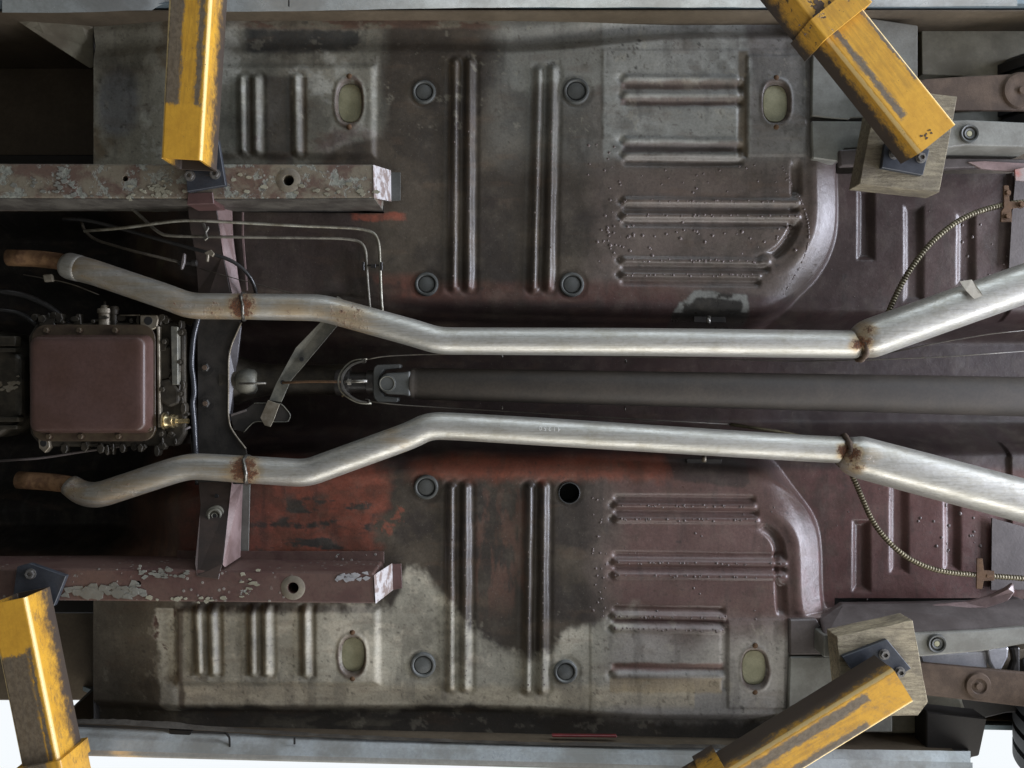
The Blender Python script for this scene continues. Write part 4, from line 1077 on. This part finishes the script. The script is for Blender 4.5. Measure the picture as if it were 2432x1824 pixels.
obj('pipe_collar', mesh_from('pipe_collar', v, f, M['alu'], True), eu)
cl = weld(eu, 582, 728, 1.938, 30.5, .0, M['steel'], .004, .0034)
def facet(t):
    return .980 + .020 * math.cos(5 * t + .6) + .006 * math.cos(10 * t + 1.2)
bu = pipe('muffler_pipe', [(2036, 817, 1.955), (2060, 806, 1.953), (2440, 671, 1.925), (2560, 628, 1.92)], [36, 47, 46, 46], eu,
          [(2040, 816, 24, .9), (2052, 785, 26, .6), (2060, 840, 40, .34)], nseg=36, fil=.02, prof=facet)
bu['label'] = 'wide faceted rear section of the upper exhaust'
weld(eu, 2040, 820, 1.955, 33.5, -.12, M['rustdark'], .003, .0062)
tp = obj('masking_tape', from_bm('masking_tape', slabz([(2279, 668, 1.9010), (2308, 664, 1.8990), (2330, 694, 1.8865), (2334, 703, 1.8850), (2314, 710, 1.8840), (2294, 690, 1.8905)], .0008), M['tape'], False), bu)
el = pipe('exhaust_pipe', [(166, 1152, 1.972), (196, 1172, 1.965), (232, 1177, 1.955), (420, 1115, 1.938), (460, 1107, 1.938), (588, 1115, 1.938), (728, 1124, 1.942), (975, 1034, 1.950), (1020, 1011, 1.952), (1085, 1013, 1.955), (1300, 1026, 1.958), (1900, 1064, 1.958), (2004, 1069, 1.955)],
          [25, 28, 30, 30, 30, 31.5, 32, 32, 32, 32, 32.5, 31, 31], CAR,
          [(588, 1115, 42, .95), (560, 1128, 50, .45), (700, 1140, 60, .3), (930, 1030, 40, .38), (2000, 1070, 20, .95), (180, 1160, 50, .5), (450, 1120, 50, .28), (960, 1055, 30, .3), (280, 1165, 200, .38), (520, 1120, 200, .28), (800, 1090, 150, .18), (580, 1125, 16, 1.0)])
el['label'] = 'lower exhaust pipe, aluminised steel with rusty welds'
tube('rusty_header_pipe', [(44, 1140, 1.99), (110, 1144, 1.988), (165, 1150, 1.978), (184, 1162, 1.97)], .0205, M['headerrust'], el, 20, .04)
weld(el, 589, 1116, 1.938, 32, .0, M['steel'], .004, .0040)
bl = pipe('muffler_pipe', [(2004, 1070, 1.955), (2030, 1082, 1.951), (2195, 1126, 1.940), (2440, 1191, 1.928), (2560, 1223, 1.925)], [36, 50, 51, 51, 51], el,
          [(2014, 1074, 24, .95), (2024, 1105, 26, .6), (2050, 1085, 46, .34)], nseg=36, fil=.02, prof=facet)
bl['label'] = 'wide faceted rear section of the lower exhaust'
weld(el, 2004, 1070, 1.955, 33.5, .10, M['rustdark'], .003, .0066)
# stamped number on the lower pipe (upside down in the picture), each character a raised stroke figure
def text_mesh(s, size):
    cu = bpy.data.curves.new('txt', 'FONT'); cu.body = s; cu.size = size; cu.extrude = .0002; cu.space_character = 1.6; cu.align_x = 'CENTER'; cu.align_y = 'CENTER'
    to = bpy.data.objects.new('txt', cu); col.objects.link(to)
    bpy.context.view_layer.update()
    dg = bpy.context.evaluated_depsgraph_get()
    m_ = bpy.data.meshes.new_from_object(to.evaluated_get(dg))
    bpy.data.objects.remove(to); return m_
tm = text_mesh('41250', .0135); tm.materials.clear(); tm.materials.append(M['chalk']); tm.name = 'stamped_number'
R0 = .0325; C0 = np.array(P(1304, 1026.3, 1.958))
for v_ in tm.vertices:
    x, y = v_.co.x, v_.co.y
    # local x runs to -X, local y to +Y (text stands on its head); wrap round the pipe, 10 px above its axis
    a = (-y - .0092 ) / R0 * -1
    s_ = ( y - .0095) / R0
    v_.co = (-x, R0 * 1.035 * math.sin(s_) - x * .063, -R0 * 1.035 * math.cos(s_))
obj('stamped_number', tm, el, tuple(C0))

# ------------------------------------------------------------------ rear floor pieces
def slabobj(name, px, z0, z1, mat, parent=None, bev=.001, seg=1, label=None):
    o = obj(name, from_bm(name, slab(px, z0, z1, bev, seg), M[mat] if isinstance(mat, str) else mat, False), parent or CAR)
    if label: o['label'] = label
    return o
slabobj('reinforcement_plate', [(1931, 60), (2048, 40), (2180, 60), (2180, 275), (2019, 280), (2017, 284), (1979, 281), (1928, 275)], 1.984, 2.02, 'primer', bev=.003, label='grey reinforcement plate behind the upper right lift arm')
slabobj('reinforcement_plate', [(1927, 287), (2100, 288), (2100, 350), (2006, 354), (1990, 384), (1930, 376)], 1.984, 2.02, 'primer', bev=.003)
slabobj('small_bracket', [(1994, 356), (2050, 352), (2052, 392), (1998, 394)], 1.970, 1.99, 'mauvegrey', bev=.003, seg=2)
slabobj('reinforcement_plate', [(1876, 1472), (1940, 1470), (1949, 1490), (2200, 1480), (2200, 1552), (1876, 1556)], 1.984, 2.02, 'mauvegrey', bev=.003)
slabobj('reinforcement_plate', [(1876, 1560), (2120, 1556), (2120, 1740), (1870, 1740)], 1.984, 2.02, 'primer', bev=.003, label='lower grey reinforcement plate')
# rear rails
rr1 = slabobj('rear_rail', [(2100, 300), (2250, 286), (2300, 284), (2470, 292), (2470, 350), (2290, 346), (2100, 372)], 1.925, 2.04, 'primer', bev=.004, seg=2, label='upper rear rail, grey with a ring bolt')
slabobj('rail_flange', [(2300, 384), (2340, 382), (2480, 390), (2480, 414), (2330, 400)], 1.992, 2.0, 'mauve', rr1, .001)
slabobj('rail_flange', [(2100, 374), (2480, 378), (2480, 392), (2100, 404)], 1.997, 2.02, 'mauvegrey', rr1, .002)
rr2 = slabobj('rear_rail', [(1956, 1510), (2120, 1506), (2330, 1497), (2480, 1484), (2480, 1522), (2330, 1548), (2190, 1560), (1956, 1562)], 1.925, 2.04, 'primer', bev=.004, seg=2, label='lower rear rail, mauve grey with a ring bolt')
# rounded kick-up side of the lower rail
o = obj('rail_shoulder', from_bm('rail_shoulder', slabz([(1950, 1470, 1.99), (2000, 1434, 2.02), (2300, 1432, 2.02), (2420, 1420, 2.0), (2470, 1440, 1.98), (2470, 1488, 1.93), (2330, 1500, 1.93), (1960, 1512, 1.93)], .02, .006, 3), M['mauvegrey'], False), rr2)
o = obj('rail_lip', from_bm('rail_lip', slabz([(2200, 1438, 2.0), (2300, 1430, 1.99), (2350, 1416, 1.98), (2392, 1396, 1.97), (2408, 1384, 1.97), (2412, 1408, 1.97), (2396, 1428, 1.97), (2340, 1446, 1.985), (2200, 1450, 2.0)], .012, .005, 3), M['mauve'], False), rr2)
for par, x, y, r in ((rr1, 2301, 318, 24), (rr2, 2224, 1528, 22)):
    b = lathe([(0, .002), (.006, .000), (.0075, -.003), (.0115, -.004), (.0125, .001), (.015, .002), (.0165, -.005), (.0195, -.006), (.0215, -.002), (.022, .003)], 32)
    o = obj('ring_bolt', from_bm('ring_bolt', b, M['plug'], True), par, P(x, y, 1.9245))
    obj('bolt_centre', from_bm('bolt_centre', lathe([(0, -.0035), (.006, -.0030), (.0075, 0)], 20), M['olive'], True), o, P(x, y, 1.9245))
# outer floor by the rear wheels
slabobj('wheel_house', [(2005, 30), (2190, 34), (2360, 44), (2470, 60), (2470, 190), (2190, 176), (2188, 30)], 2.06, 2.12, 'primerolive', bev=.008, seg=3, label='olive grey wheel house at the upper right')
slabobj('wheel_house', [(2100, 280), (2480, 250), (2480, 300), (2100, 330)], 2.06, 2.12, 'primer', bev=.004)
slabobj('wheel_house', [(2080, 1640), (2280, 1640), (2300, 1700), (2250, 1745), (2090, 1745)], 2.06, 2.12, 'primerolive', bev=.01, seg=3, label='olive grey wheel house at the lower right')
slabobj('arch_edge', [(2250, 1640), (2480, 1650), (2480, 1690), (2392, 1694), (2342, 1706), (2290, 1742), (2250, 1740)], 2.09, 2.16, 'darkbody', bev=.004)
slabobj('underbody_wall', [(1985, 1560), (2480, 1540), (2480, 1560), (2480, 1690), (2350, 1694), (1985, 1740)], 2.17, 2.30, 'liner', bev=.003)
slabobj('underbody_wall', [(1985, -60), (2600, -60), (2600, 420), (1985, 420)], 2.14, 2.30, 'liner', bev=.003)
# leaf spring eyes (brown bars)
for pts, e, z in (([(2100, 203), (2200, 187), (2300, 180), (2480, 172), (2480, 262), (2300, 262), (2200, 262), (2100, 270)], (2424, 216, 44), 1.945),
                  ([(2100, 1562), (2191, 1574), (2440, 1598), (2490, 1604), (2490, 1686), (2440, 1680), (2199, 1652), (2100, 1640)], (2322, 1628, 31), 1.945)):
    sp = slabobj('leaf_spring', pts, z, z + .012, 'rustdark', bev=.003, seg=2)
    slabobj('second_leaf', [(x + 20, y + (6 if y < 900 and y < 230 or y > 900 and y < 1630 else -6)) for x, y in pts], z + .0135, z + .024, 'rustdark', sp, .003)
    b = lathe([(0, -.008), (.007, -.008), (.009, -.003), (.016, -.003), (e[2] * .6 / 1000, -.006), (e[2] * .9 / 1000, -.005), (e[2] / 1000, 0), (e[2] / 1000, .004)], 34)
    obj('spring_eye_washer', from_bm('spring_eye_washer', b, M['rustdark'], True), sp, P(e[0], e[1], z))
slabobj('muffler', [(2180, 1552), (2300, 1548), (2350, 1545), (2346, 1590), (2300, 1588), (2190, 1580)], 1.990, 2.02, 'silver', bev=.006, seg=2, label='bright muffler glimpsed between rail and leaf spring')
mf = slabobj('shock_absorber', [(2342, 1540), (2398, 1536), (2396, 1562), (2380, 1592), (2360, 1594), (2348, 1572)], 1.984, 2.0, 'silver', bev=.006, seg=3)
slabobj('shock_shroud', [(2404, 1540), (2424, 1536), (2424, 1600), (2398, 1600), (2410, 1570)], 1.980, 2.0, 'black', mf, .005, 2)
# rear axle hump, seen at the right edge
slabobj('seat_pan_overlap', [(2403, 515), (2412, 415), (2490, 415), (2490, 640), (2396, 640)], 2.052, 2.056, 'mauvegrey', bev=.0005)
slabobj('seat_pan_overlap', [(2356, 1230), (2470, 1262), (2470, 1400), (2354, 1402)], 2.052, 2.056, 'mauvegrey', bev=.0005)
slabobj('primer_flap', [(2410, 402), (2440, 396), (2460, 400), (2460, 434), (2412, 428)], 1.985, 1.989, simple('pink_primer', (.35, .13, .10), (.28, .24, .22), .5, 0, 30), bev=.0008)

# belt anchor plate on the tunnel flank, small bolts
ba = slabobj('anchor_plate', [(1648, 740), (1652, 732), (1720, 736), (1724, 766), (1648, 766)], 2.022, 2.03, 'black', bev=.001)
tube('anchor_bolt', [(1683, 752, 2.005), (1682, 768, 1.995)], .0052, M['steel'], ba, 10)
ba = slabobj('anchor_plate', [(1630, 1090), (1715, 1090), (1712, 1108), (1690, 1116), (1650, 1116), (1632, 1104)], 2.022, 2.03, 'black', bev=.001)
tube('anchor_bolt', [(1672, 1080, 2.01), (1672, 1096, 2.0)], .0055, M['castlight'], ba, 10)

# ------------------------------------------------------------------ sills, flanges, body sides
def strip(name, top, bot, z_in, z_out, mat, wob=0.0, seed=1, t=.003, parent=None, n=60, bev=0, label=None):
    """ribbon between two px polylines (top edge, bottom edge) with small waves"""
    R = np.random.default_rng(seed)
    xs = np.linspace(top[0][0], top[-1][0], n)
    ty = np.interp(xs, [p[0] for p in top], [p[1] for p in top]) + wob * np.convolve(R.normal(0, 1, n + 4), np.ones(5) / 5, 'valid')
    by = np.interp(xs, [p[0] for p in bot], [p[1] for p in bot])
    bm = bmesh.new(); A_ = [bm.verts.new(P(x, y, z_in)) for x, y in zip(xs, ty)]; B_ = [bm.verts.new(P(x, y, z_out)) for x, y in zip(xs, by)]
    A2 = [bm.verts.new(P(x, y, z_in + t)) for x, y in zip(xs, ty)]; B2 = [bm.verts.new(P(x, y, z_out + t)) for x, y in zip(xs, by)]
    for i in range(n - 1):
        bm.faces.new((A_[i], A_[i + 1], B_[i + 1], B_[i])); bm.faces.new((A2[i], B2[i], B2[i + 1], A2[i + 1]))
        bm.faces.new((A_[i], A2[i], A2[i + 1], A_[i + 1])); bm.faces.new((B_[i], B_[i + 1], B2[i + 1], B2[i]))
    for i in (0, n - 1): bm.faces.new((A_[i], B_[i], B2[i], A2[i]))
    o = obj(name, from_bm(name, bm, mat, True), parent or CAR)
    if label: o['label'] = label
    return o
# lower sill (bottom of the picture)
sl = strip('sill', [(120, 1721), (455, 1737), (760, 1752), (1300, 1768), (1700, 1777), (2305, 1784)], [(120, 1752), (700, 1772), (1300, 1787), (1700, 1797), (2310, 1812)], 1.935, 1.915, M['sillow'], 1.4, 5, .02, n=90, label='lower sill, silver blue paint over a grimy flange')
strip('sill_roll', [(120, 1752), (700, 1771), (1300, 1786), (1700, 1796), (2310, 1811)], [(120, 1779), (700, 1795), (1300, 1810), (1700, 1822), (2310, 1850)], 1.915, 1.902, M['sillow'], 0, 5, .02, sl)
strip('sill_trim', [(120, 1779), (700, 1795), (1300, 1810), (1700, 1821)], [(120, 1790), (700, 1806), (1300, 1821), (1700, 1832)], 1.899, 1.896, M['trim'], 0, 5, .004, sl)
strip('trim_bead', [(120, 1789), (700, 1805), (1300, 1820), (1700, 1831)], [(120, 1793), (700, 1809), (1300, 1824), (1700, 1835)], 1.893, 1.893, M['trim'], 0, 5, .004, sl)
strip('pinch_flange', [(60, 1702), (300, 1708), (400, 1716), (620, 1734), (870, 1748), (1300, 1762), (1900, 1772)], [(60, 1714), (300, 1722), (400, 1730), (620, 1742), (870, 1756), (1300, 1770), (1900, 1780)], 1.940, 1.925, M['sill'], 3.2, 9, .006, sl, 160)
strip('sill_closing_panel', [(60, 1738), (1900, 1762), (2300, 1765)], [(60, 1760), (1900, 1800), (2300, 1800)], 2.035, 1.95, M['darkbody'], 0, 5, .004, sl)
slabobj('jacking_notch', [(398, 1732), (458, 1735), (450, 1748), (436, 1756), (416, 1756), (404, 1746)], 1.928, 1.936, 'seal', sl, .002, 2)
for a in ([(455, 1737), (536, 1740), (538, 1744), (456, 1741)], [(532, 1740), (540, 1742), (546, 1752), (548, 1784), (545, 1784), (542, 1752)], [(697, 1753), (701, 1753), (701, 1768), (697, 1768)], [(186, 1722), (400, 1732), (400, 1736), (186, 1726)]):
    slabobj('panel_seam', a, 1.9105, 1.9140, 'seal', sl, 0)
slabobj('red_sealer_strip', [(1310, 1746), (1464, 1747), (1466, 1752), (1312, 1751)], 1.99, 2.0, simple('red_sealer', (.22, .03, .03), (.12, .02, .02), .4, 0, 20), sl, .001)
# upper sill
su = strip('sill', [(5, 30), (150, 30), (362, 24), (375, 14), (400, 8), (415, 14), (424, 26), (620, 28), (1000, 20), (1300, 17), (1800, 17), (2120, 16), (2416, 14)], [(5, -30), (700, -30), (2416, -30)], 1.935, 1.90, M['rocker'], .8, 15, .02, n=150, label='upper sill, silver blue paint with a notch near the lift arm')
strip('sill_closing_panel', [(5, 60), (1200, 48), (2416, 48)], [(5, 20), (1200, 6), (2416, 6)], 2.035, 1.96, M['darkbody'], 0, 5, .004, su)
strip('pinch_flange', [(430, 44), (1000, 36), (1300, 33), (2000, 30), (2400, 34)], [(430, 26), (1000, 20), (1300, 17), (2000, 17), (2400, 16)], 1.990, 1.950, M['sill'], 1.2, 19, .004, su, 120)
slabobj('panel_seam', [(684, 0), (687, 0), (687, 14), (684, 14)], 1.898, 1.9015, 'seal', su, 0)
# torn front lip, upper left
o = obj('front_splash_panel', from_bm('front_splash_panel', slabz([(26, 40, 2.0), (84, 42, 2.0), (96, 36, 2.0), (130, 34, 2.0), (142, 44, 2.01), (190, 52, 2.02), (216, 44, 2.03), (240, 36, 2.04), (330, 34, 2.06), (396, 32, 2.08), (400, 60, 2.09), (320, 120, 2.09), (230, 166, 2.085), (214, 162, 2.06), (112, 98, 2.03), (60, 62, 2.01)], .004, .0005), M['splash'], False), CAR); o['label'] = 'torn olive splash panel at the upper left corner'
# inner fenders of both front wheel houses
for s, y0, y1 in ((-1, -.865, -.50), (1, .50, .865)):
    ya, yb = y0, y1
    def box3(x0, x1, y0, y1, z0, z1): return solid([(x0, y0, z0), (x1, y0, z0), (x1, y1, z0), (x0, y1, z0)], z1 - z0, .004)
    f_ = obj('inner_fender', from_bm('inner_fender', box3(-1.75, -1.00, y0, y1, 2.30, 2.315), M['liner'], False), CAR)
    yi = y1 if s < 0 else y0
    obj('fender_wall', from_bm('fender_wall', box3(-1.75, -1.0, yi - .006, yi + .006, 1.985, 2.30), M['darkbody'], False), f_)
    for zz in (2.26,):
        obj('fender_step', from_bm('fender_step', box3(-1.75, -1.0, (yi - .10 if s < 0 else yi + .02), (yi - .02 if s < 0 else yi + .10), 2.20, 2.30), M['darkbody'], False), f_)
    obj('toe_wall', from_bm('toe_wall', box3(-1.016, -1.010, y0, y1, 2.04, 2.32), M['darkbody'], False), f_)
# engine bay roof and bulkhead shadow box
def wbox(name, x0, x1, y0, y1, z0, z1, mat, parent=None, label=None):
    o = obj(name, from_bm(name, solid([(x0, y0, z0), (x1, y0, z0), (x1, y1, z0), (x0, y1, z0)], z1 - z0), M[mat], False), parent or CAR)
    return o
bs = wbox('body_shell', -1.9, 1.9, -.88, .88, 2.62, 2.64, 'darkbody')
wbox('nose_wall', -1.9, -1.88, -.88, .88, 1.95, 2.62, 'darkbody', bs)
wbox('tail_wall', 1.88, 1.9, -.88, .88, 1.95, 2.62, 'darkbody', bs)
def side(name, pts, y0, k, t, mat):
    q = [(x, y0 + k * x, z) for x, z in pts]
    bm = solid(q, t, 0, 1, (0, 1, 0))
    return obj(name, from_bm(name, bm, M[mat], False), bs)
side('body_side', [(-1.9, 2.33), (-1.6, 2.34), (-1.22, 2.33), (-1.14, 2.28), (-1.10, 1.93), (1.04, 1.93), (1.06, 2.10), (1.16, 2.17), (1.9, 2.17), (1.9, 2.63), (-1.9, 2.63)], .852, .022, .012, 'paint')
side('body_side', [(-1.14, 1.93), (1.15, 1.93), (1.9, 1.93), (1.9, 2.63), (-1.9, 2.63), (-1.9, 2.05)], -.872, .0, -.012, 'paint')
side('inner_side_panel', [(-1.9, 2.05), (-1.14, 1.95), (1.15, 1.95), (1.9, 1.95), (1.9, 2.60), (-1.9, 2.60)], -.866, .0, .003, 'liner')
side('inner_side_panel', [(-1.9, 2.345), (-1.2, 2.34), (-1.12, 2.28), (-1.09, 1.95), (1.04, 1.95), (1.05, 2.10), (1.16, 2.18), (1.9, 2.18), (1.9, 2.60), (-1.9, 2.60)], .842, .022, .003, 'liner')
# rear tyres
def tyre(cx, cy, cz, R=.33, wd=.19):
    prof = [(R * .62, -wd * .40), (R * .80, -wd * .52), (R * .93, -wd * .50), (R * .985, -wd * .42)]
    for k in range(5):
        y0 = -wd * .36 + k * wd * .18
        prof += [(R, y0 - wd * .06), (R, y0 + wd * .06), (R * .975, y0 + wd * .075), (R * .975, y0 + wd * .105)] if k < 4 else [(R, y0 - wd * .06), (R, y0 + wd * .06)]
    prof += [(R * .985, wd * .42), (R * .93, wd * .50), (R * .80, wd * .52), (R * .62, wd * .40)]
    bm = lathe(prof, 90, 'y')
    o = obj('wheel', from_bm('wheel', lathe([(0, -.03), (.05, -.05), (.12, -.02), (R * .6, -wd * .38), (R * .62, -wd * .40), (R * .62, wd * .40), (.12, .03), (0, .03)], 48, 'y'), M['steel'], True), CAR, (cx, cy, cz))
    obj('tyre', from_bm('tyre', bm, M['tyre'], True), o, (cx, cy, cz))
    return o
slabobj('sill_end', [(2200, 1690), (2345, 1706), (2326, 1796), (2306, 1800), (2306, 1830), (2200, 1830)], 2.0, 2.06, 'darkbody', bev=.003)
tyre(1.560, .83, 1.98, wd=.25); tyre(1.495, -.70, 2.18)

# ================================================================== LIFT ARMS
def lift_arm(label, p_tip, p_out, zt, wd, ht, L, ymat, sleeve=None, sleevemat=None, collar=None, wd2=None):
    """square tube, open end; local Y runs outwards along the arm, Z up, base at the near end"""
    a = np.array(P(*p_tip, zt)); b = np.array(P(*p_out, zt))
    d = (b - a); d /= np.linalg.norm(d)
    ang = math.atan2(-d[0], d[1])
    r = bpy.data.objects.new('lift_arm', None); col.objects.link(r)
    r.location = a; r.rotation_euler = (0, 0, ang); r.empty_display_size = .1
    r['label'] = label; r['category'] = 'lift arm'; r['group'] = 'yellow arms of the vehicle lift'
    WL[r.name] = tuple(a)
    def add(name, bm, mat, parent=r, smooth=False, kind=None):
        o = bpy.data.objects.new(name, from_bm(name, bm, mat, smooth)); col.objects.link(o); o.parent = parent
        if kind: o['kind'] = kind
        return o
    def tubebm(w0, h0, y0, y1, z0, wall=.006, w1=None, bev=.0065):
        w1 = w1 or w0
        bm = bmesh.new(); rings = []
        n = 4
        def ring(w, z_lo, z_hi, y, bv):
            pts = []
            for cx, cz, a0 in ((w / 2 - bv, z_hi - bv, 0), (-w / 2 + bv, z_hi - bv, 90), (-w / 2 + bv, z_lo + bv, 180), (w / 2 - bv, z_lo + bv, 270)):
                for k in range(n + 1):
                    t = math.radians(a0 + 90 * k / n); pts.append(bm.verts.new((cx + bv * math.cos(t), y, cz + bv * math.sin(t))))
            return pts
        o0 = ring(w0, z0, z0 + h0, y0, bev); o1 = ring(w1, z0, z0 + h0, y1, bev)
        i0 = ring(w0 - 2 * wall, z0 + wall, z0 + h0 - wall, y0, bev * .5); i1 = ring(w1 - 2 * wall, z0 + wall, z0 + h0 - wall, y1, bev * .5)
        m = len(o0)
        for k in range(m):
            k2 = (k + 1) % m
            bm.faces.new((o0[k], o0[k2], o1[k2], o1[k])); bm.faces.new((i0[k], i1[k], i1[k2], i0[k2]))
            bm.faces.new((o0[k], i0[k], i0[k2], o0[k2])); bm.faces.new((o1[k], o1[k2], i1[k2], i1[k]))
        return bm
    add('arm_tube', tubebm(wd, ht, 0, L, 0, w1=wd2), ymat)
    if sleeve:
        y0, w_s, cl, cw = sleeve
        s = add('outer_sleeve', tubebm(w_s, ht + (w_s - wd), y0 + .004, L + .3, -(w_s - wd) / 2, .009), sleevemat)
        add('sleeve_collar', tubebm(cw, ht + (cw - wd), y0, y0 + cl, -(cw - wd) / 2, .012), sleevemat, s)
    return r, add, a, ang
def world_part(r, name, bm, mat, a, ang, parent=None, smooth=False):
    """bm built in world metres -> part in the arm's own frame"""
    mt = Matrix.Rotation(-ang, 4, 'Z') @ Matrix.Translation(-Vector(a))
    bmesh.ops.transform(bm, verts=bm.verts, matrix=mt)
    o = bpy.data.objects.new(name, from_bm(name, bm, mat, smooth)); col.objects.link(o); o.parent = parent or r
    return o
def nut_at(x, y, z, r=.0095, h=.008, hole=.55):
    b = lathe([(r * hole, -h * .55), (r * hole, -h), (r, -h), (r, 0)], 6)
    b2 = lathe([(0, -h * .5), (r * hole, -h * .5)], 12)
    b3 = lathe([(r * .9, -.001), (r * 1.25, -.001), (r * 1.25, .0005)], 20)
    b = join([b, b2, b3]); bmesh.ops.translate(b, verts=b.verts, vec=P(x, y, z)); return b

# A upper left
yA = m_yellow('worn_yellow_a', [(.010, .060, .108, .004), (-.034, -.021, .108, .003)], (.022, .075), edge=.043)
r, add, a, ang = lift_arm('worn yellow lift arm running straight from the top edge to the peeling upper frame rail', (429, 377), (450, 0), 1.742, .0840, .098, .80, yA, wd2=.094)
pl = world_part(r, 'adapter_plate', slab([(440, 398), (518, 330), (536, 440), (444, 455)], 1.848, 1.861, .0012), M['plate'], a, ang)
for x, y in ((451, 418), (511, 413)): world_part(r, 'nut', nut_at(x, y, 1.847), M['nut'], a, ang, pl)
# B upper right
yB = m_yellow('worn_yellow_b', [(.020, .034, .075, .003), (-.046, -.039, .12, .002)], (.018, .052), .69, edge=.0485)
yBs = m_yellow('chipped_yellow_sleeve', [(.0, .030, .43, .010)], (.035, .085), .60)
r, add, a, ang = lift_arm('yellow lift arm with a chipped outer sleeve reaching in from the top right corner', (2228, 329), (2005, 51), 1.742, .0970, .090, .80, yB, (.305, .118, .050, .128), yBs)
pl = world_part(r, 'adapter_plate', slab([(2103, 338), (2208, 354), (2192, 416), (2094, 398)], 1.848, 1.8612, .0012), M['plate'], a, ang)
for x, y in ((2124, 366), (2187, 375)): world_part(r, 'nut', nut_at(x, y, 1.847), M['nut'], a, ang, pl)
def chips_on(r, a, ang, cx, cy, z, n, rx, ry, mat, seed, rmax=8, name='paint_chips'):
    R = random.Random(seed); bms = []
    for _ in range(n):
        x = cx + R.gauss(0, rx); y = cy + R.gauss(0, ry); rr_ = R.uniform(2, rmax); k = R.randint(6, 9); ph = R.random() * 6
        bms.append(slab([(x + rr_ * R.uniform(.5, 1.4) * math.cos(ph + 6.283 * i / k), y + rr_ * R.uniform(.5, 1.4) * math.sin(ph + 6.283 * i / k)) for i in range(k)], z - R.uniform(.0002, .0005), z + .0002))
    o = world_part(r, name, join(bms), mat, a, ang); o['kind'] = 'stuff'
zs = 1.742 - (.118 - .097) / 2
chips_on(r, a, ang, 1962, 32, zs - .0002, 30, 20, 13, M['rustdark'], 5, 11)
chips_on(r, a, ang, 1968, 26, zs - .0008, 9, 10, 6, M['scraped'], 8, 9, 'bare_metal_patch')
chips_on(r, a, ang, 2196, 322, 1.7418, 8, 6, 6, M['rustdark'], 9, 4)
chips_on(r, a, ang, 1925, 60, zs - .0002, 8, 22, 14, M['rustdark'], 15, 4)
# C lower left
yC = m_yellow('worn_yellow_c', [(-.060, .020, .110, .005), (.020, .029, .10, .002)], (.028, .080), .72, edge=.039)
yCs = m_yellow('worn_yellow_c_sleeve', [(-.03, .02, .2, .01)], (.060, .14), .7)
r, add, a, ang = lift_arm('yellow lift arm rising from the bottom left corner to the lower frame rail', (16, 1428), (97, 1829), 1.742, .0780, .098, .85, yC, (.342, .090, .030, .098), yCs)
pl = world_part(r, 'adapter_plate', slab([(40, 1346), (70, 1338), (157, 1368), (128, 1440), (30, 1420)], 1.848, 1.861, .0012), M['plate'], a, ang)
world_part(r, 'nut', nut_at(73, 1363, 1.847), M['nut'], a, ang, pl)
# D lower right
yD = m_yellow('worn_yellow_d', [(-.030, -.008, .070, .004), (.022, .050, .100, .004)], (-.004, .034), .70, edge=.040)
yDs = m_yellow('worn_yellow_d_sleeve', [(-.03, .02, .2, .01)], (.045, .095), .62)
r, add, a, ang = lift_arm('yellow lift arm reaching in from the bottom edge at the lower right', (2146, 1629), (1832, 1822), 1.742, .0800, .098, .85, yD, (.405, .094, .050, .106), yDs)
pl = world_part(r, 'adapter_plate', slab([(2107, 1519), (2164, 1588), (2140, 1604), (2030, 1600), (2000, 1560)], 1.848, 1.8612, .0012), M['plate'], a, ang)
for x, y in ((2100, 1554), (2137, 1596)): world_part(r, 'nut', nut_at(x, y, 1.847), M['nut'], a, ang, pl)
# wooden blocks lie between the plates and the rear rails
def block(px, z0, z1, mat, label, cut_corner=None):
    bm = slab(px, z0, z1, .0018, 2)
    c = np.mean([P(x, y, z0) for x, y in px], axis=0)
    bmesh.ops.translate(bm, verts=bm.verts, vec=-Vector(c))
    R = random.Random(len(label))
    bmesh.ops.subdivide_edges(bm, edges=[e for e in bm.edges if e.calc_length() > .03], cuts=9, use_grid_fill=True)
    for v_ in bm.verts: v_.co += Vector((R.uniform(-1, 1), R.uniform(-1, 1), R.uniform(-1, 1))) * .0004
    o = obj('wood_block', from_bm('wood_block', bm, mat, False), None, tuple(c))
    o['label'] = label; o['category'] = 'wood block'; o['group'] = 'wooden blocks on the rear lift arms'
    return o
block([(2085, 208), (2274, 229), (2231, 457), (2041, 437)], 1.8616, 1.922, M['wood_a'], 'dark weathered wood block under the upper right lift arm')
block([(1987, 1512), (2168, 1473), (2204, 1668), (2180, 1700), (2005, 1700)], 1.8616, 1.922, M['wood_b'], 'pale wood block with a split corner at the end of the lower right lift arm')

# ================================================================== GARAGE FLOOR
gf = obj('garage_floor', mesh_from('garage_floor', [(-9, -9, -.35), (9, -9, -.35), (9, 9, -.35), (-9, 9, -.35)], [(0, 1, 2, 3)], M['concrete']), None, kind='structure')

gw = obj('front_light_blocker', mesh_from('front_light_blocker', [(-4.6, -5, -.35), (-4.6, 5, -.35), (-4.6, 5, 3.6), (-4.6, -5, 3.6)], [(0, 1, 2, 3)], simple('light_blocker_grey', (.10, .095, .085), (.08, .076, .07), .7, 0, 2)), None, kind='structure')  # unseen wall added ahead of the car to cut light from the front
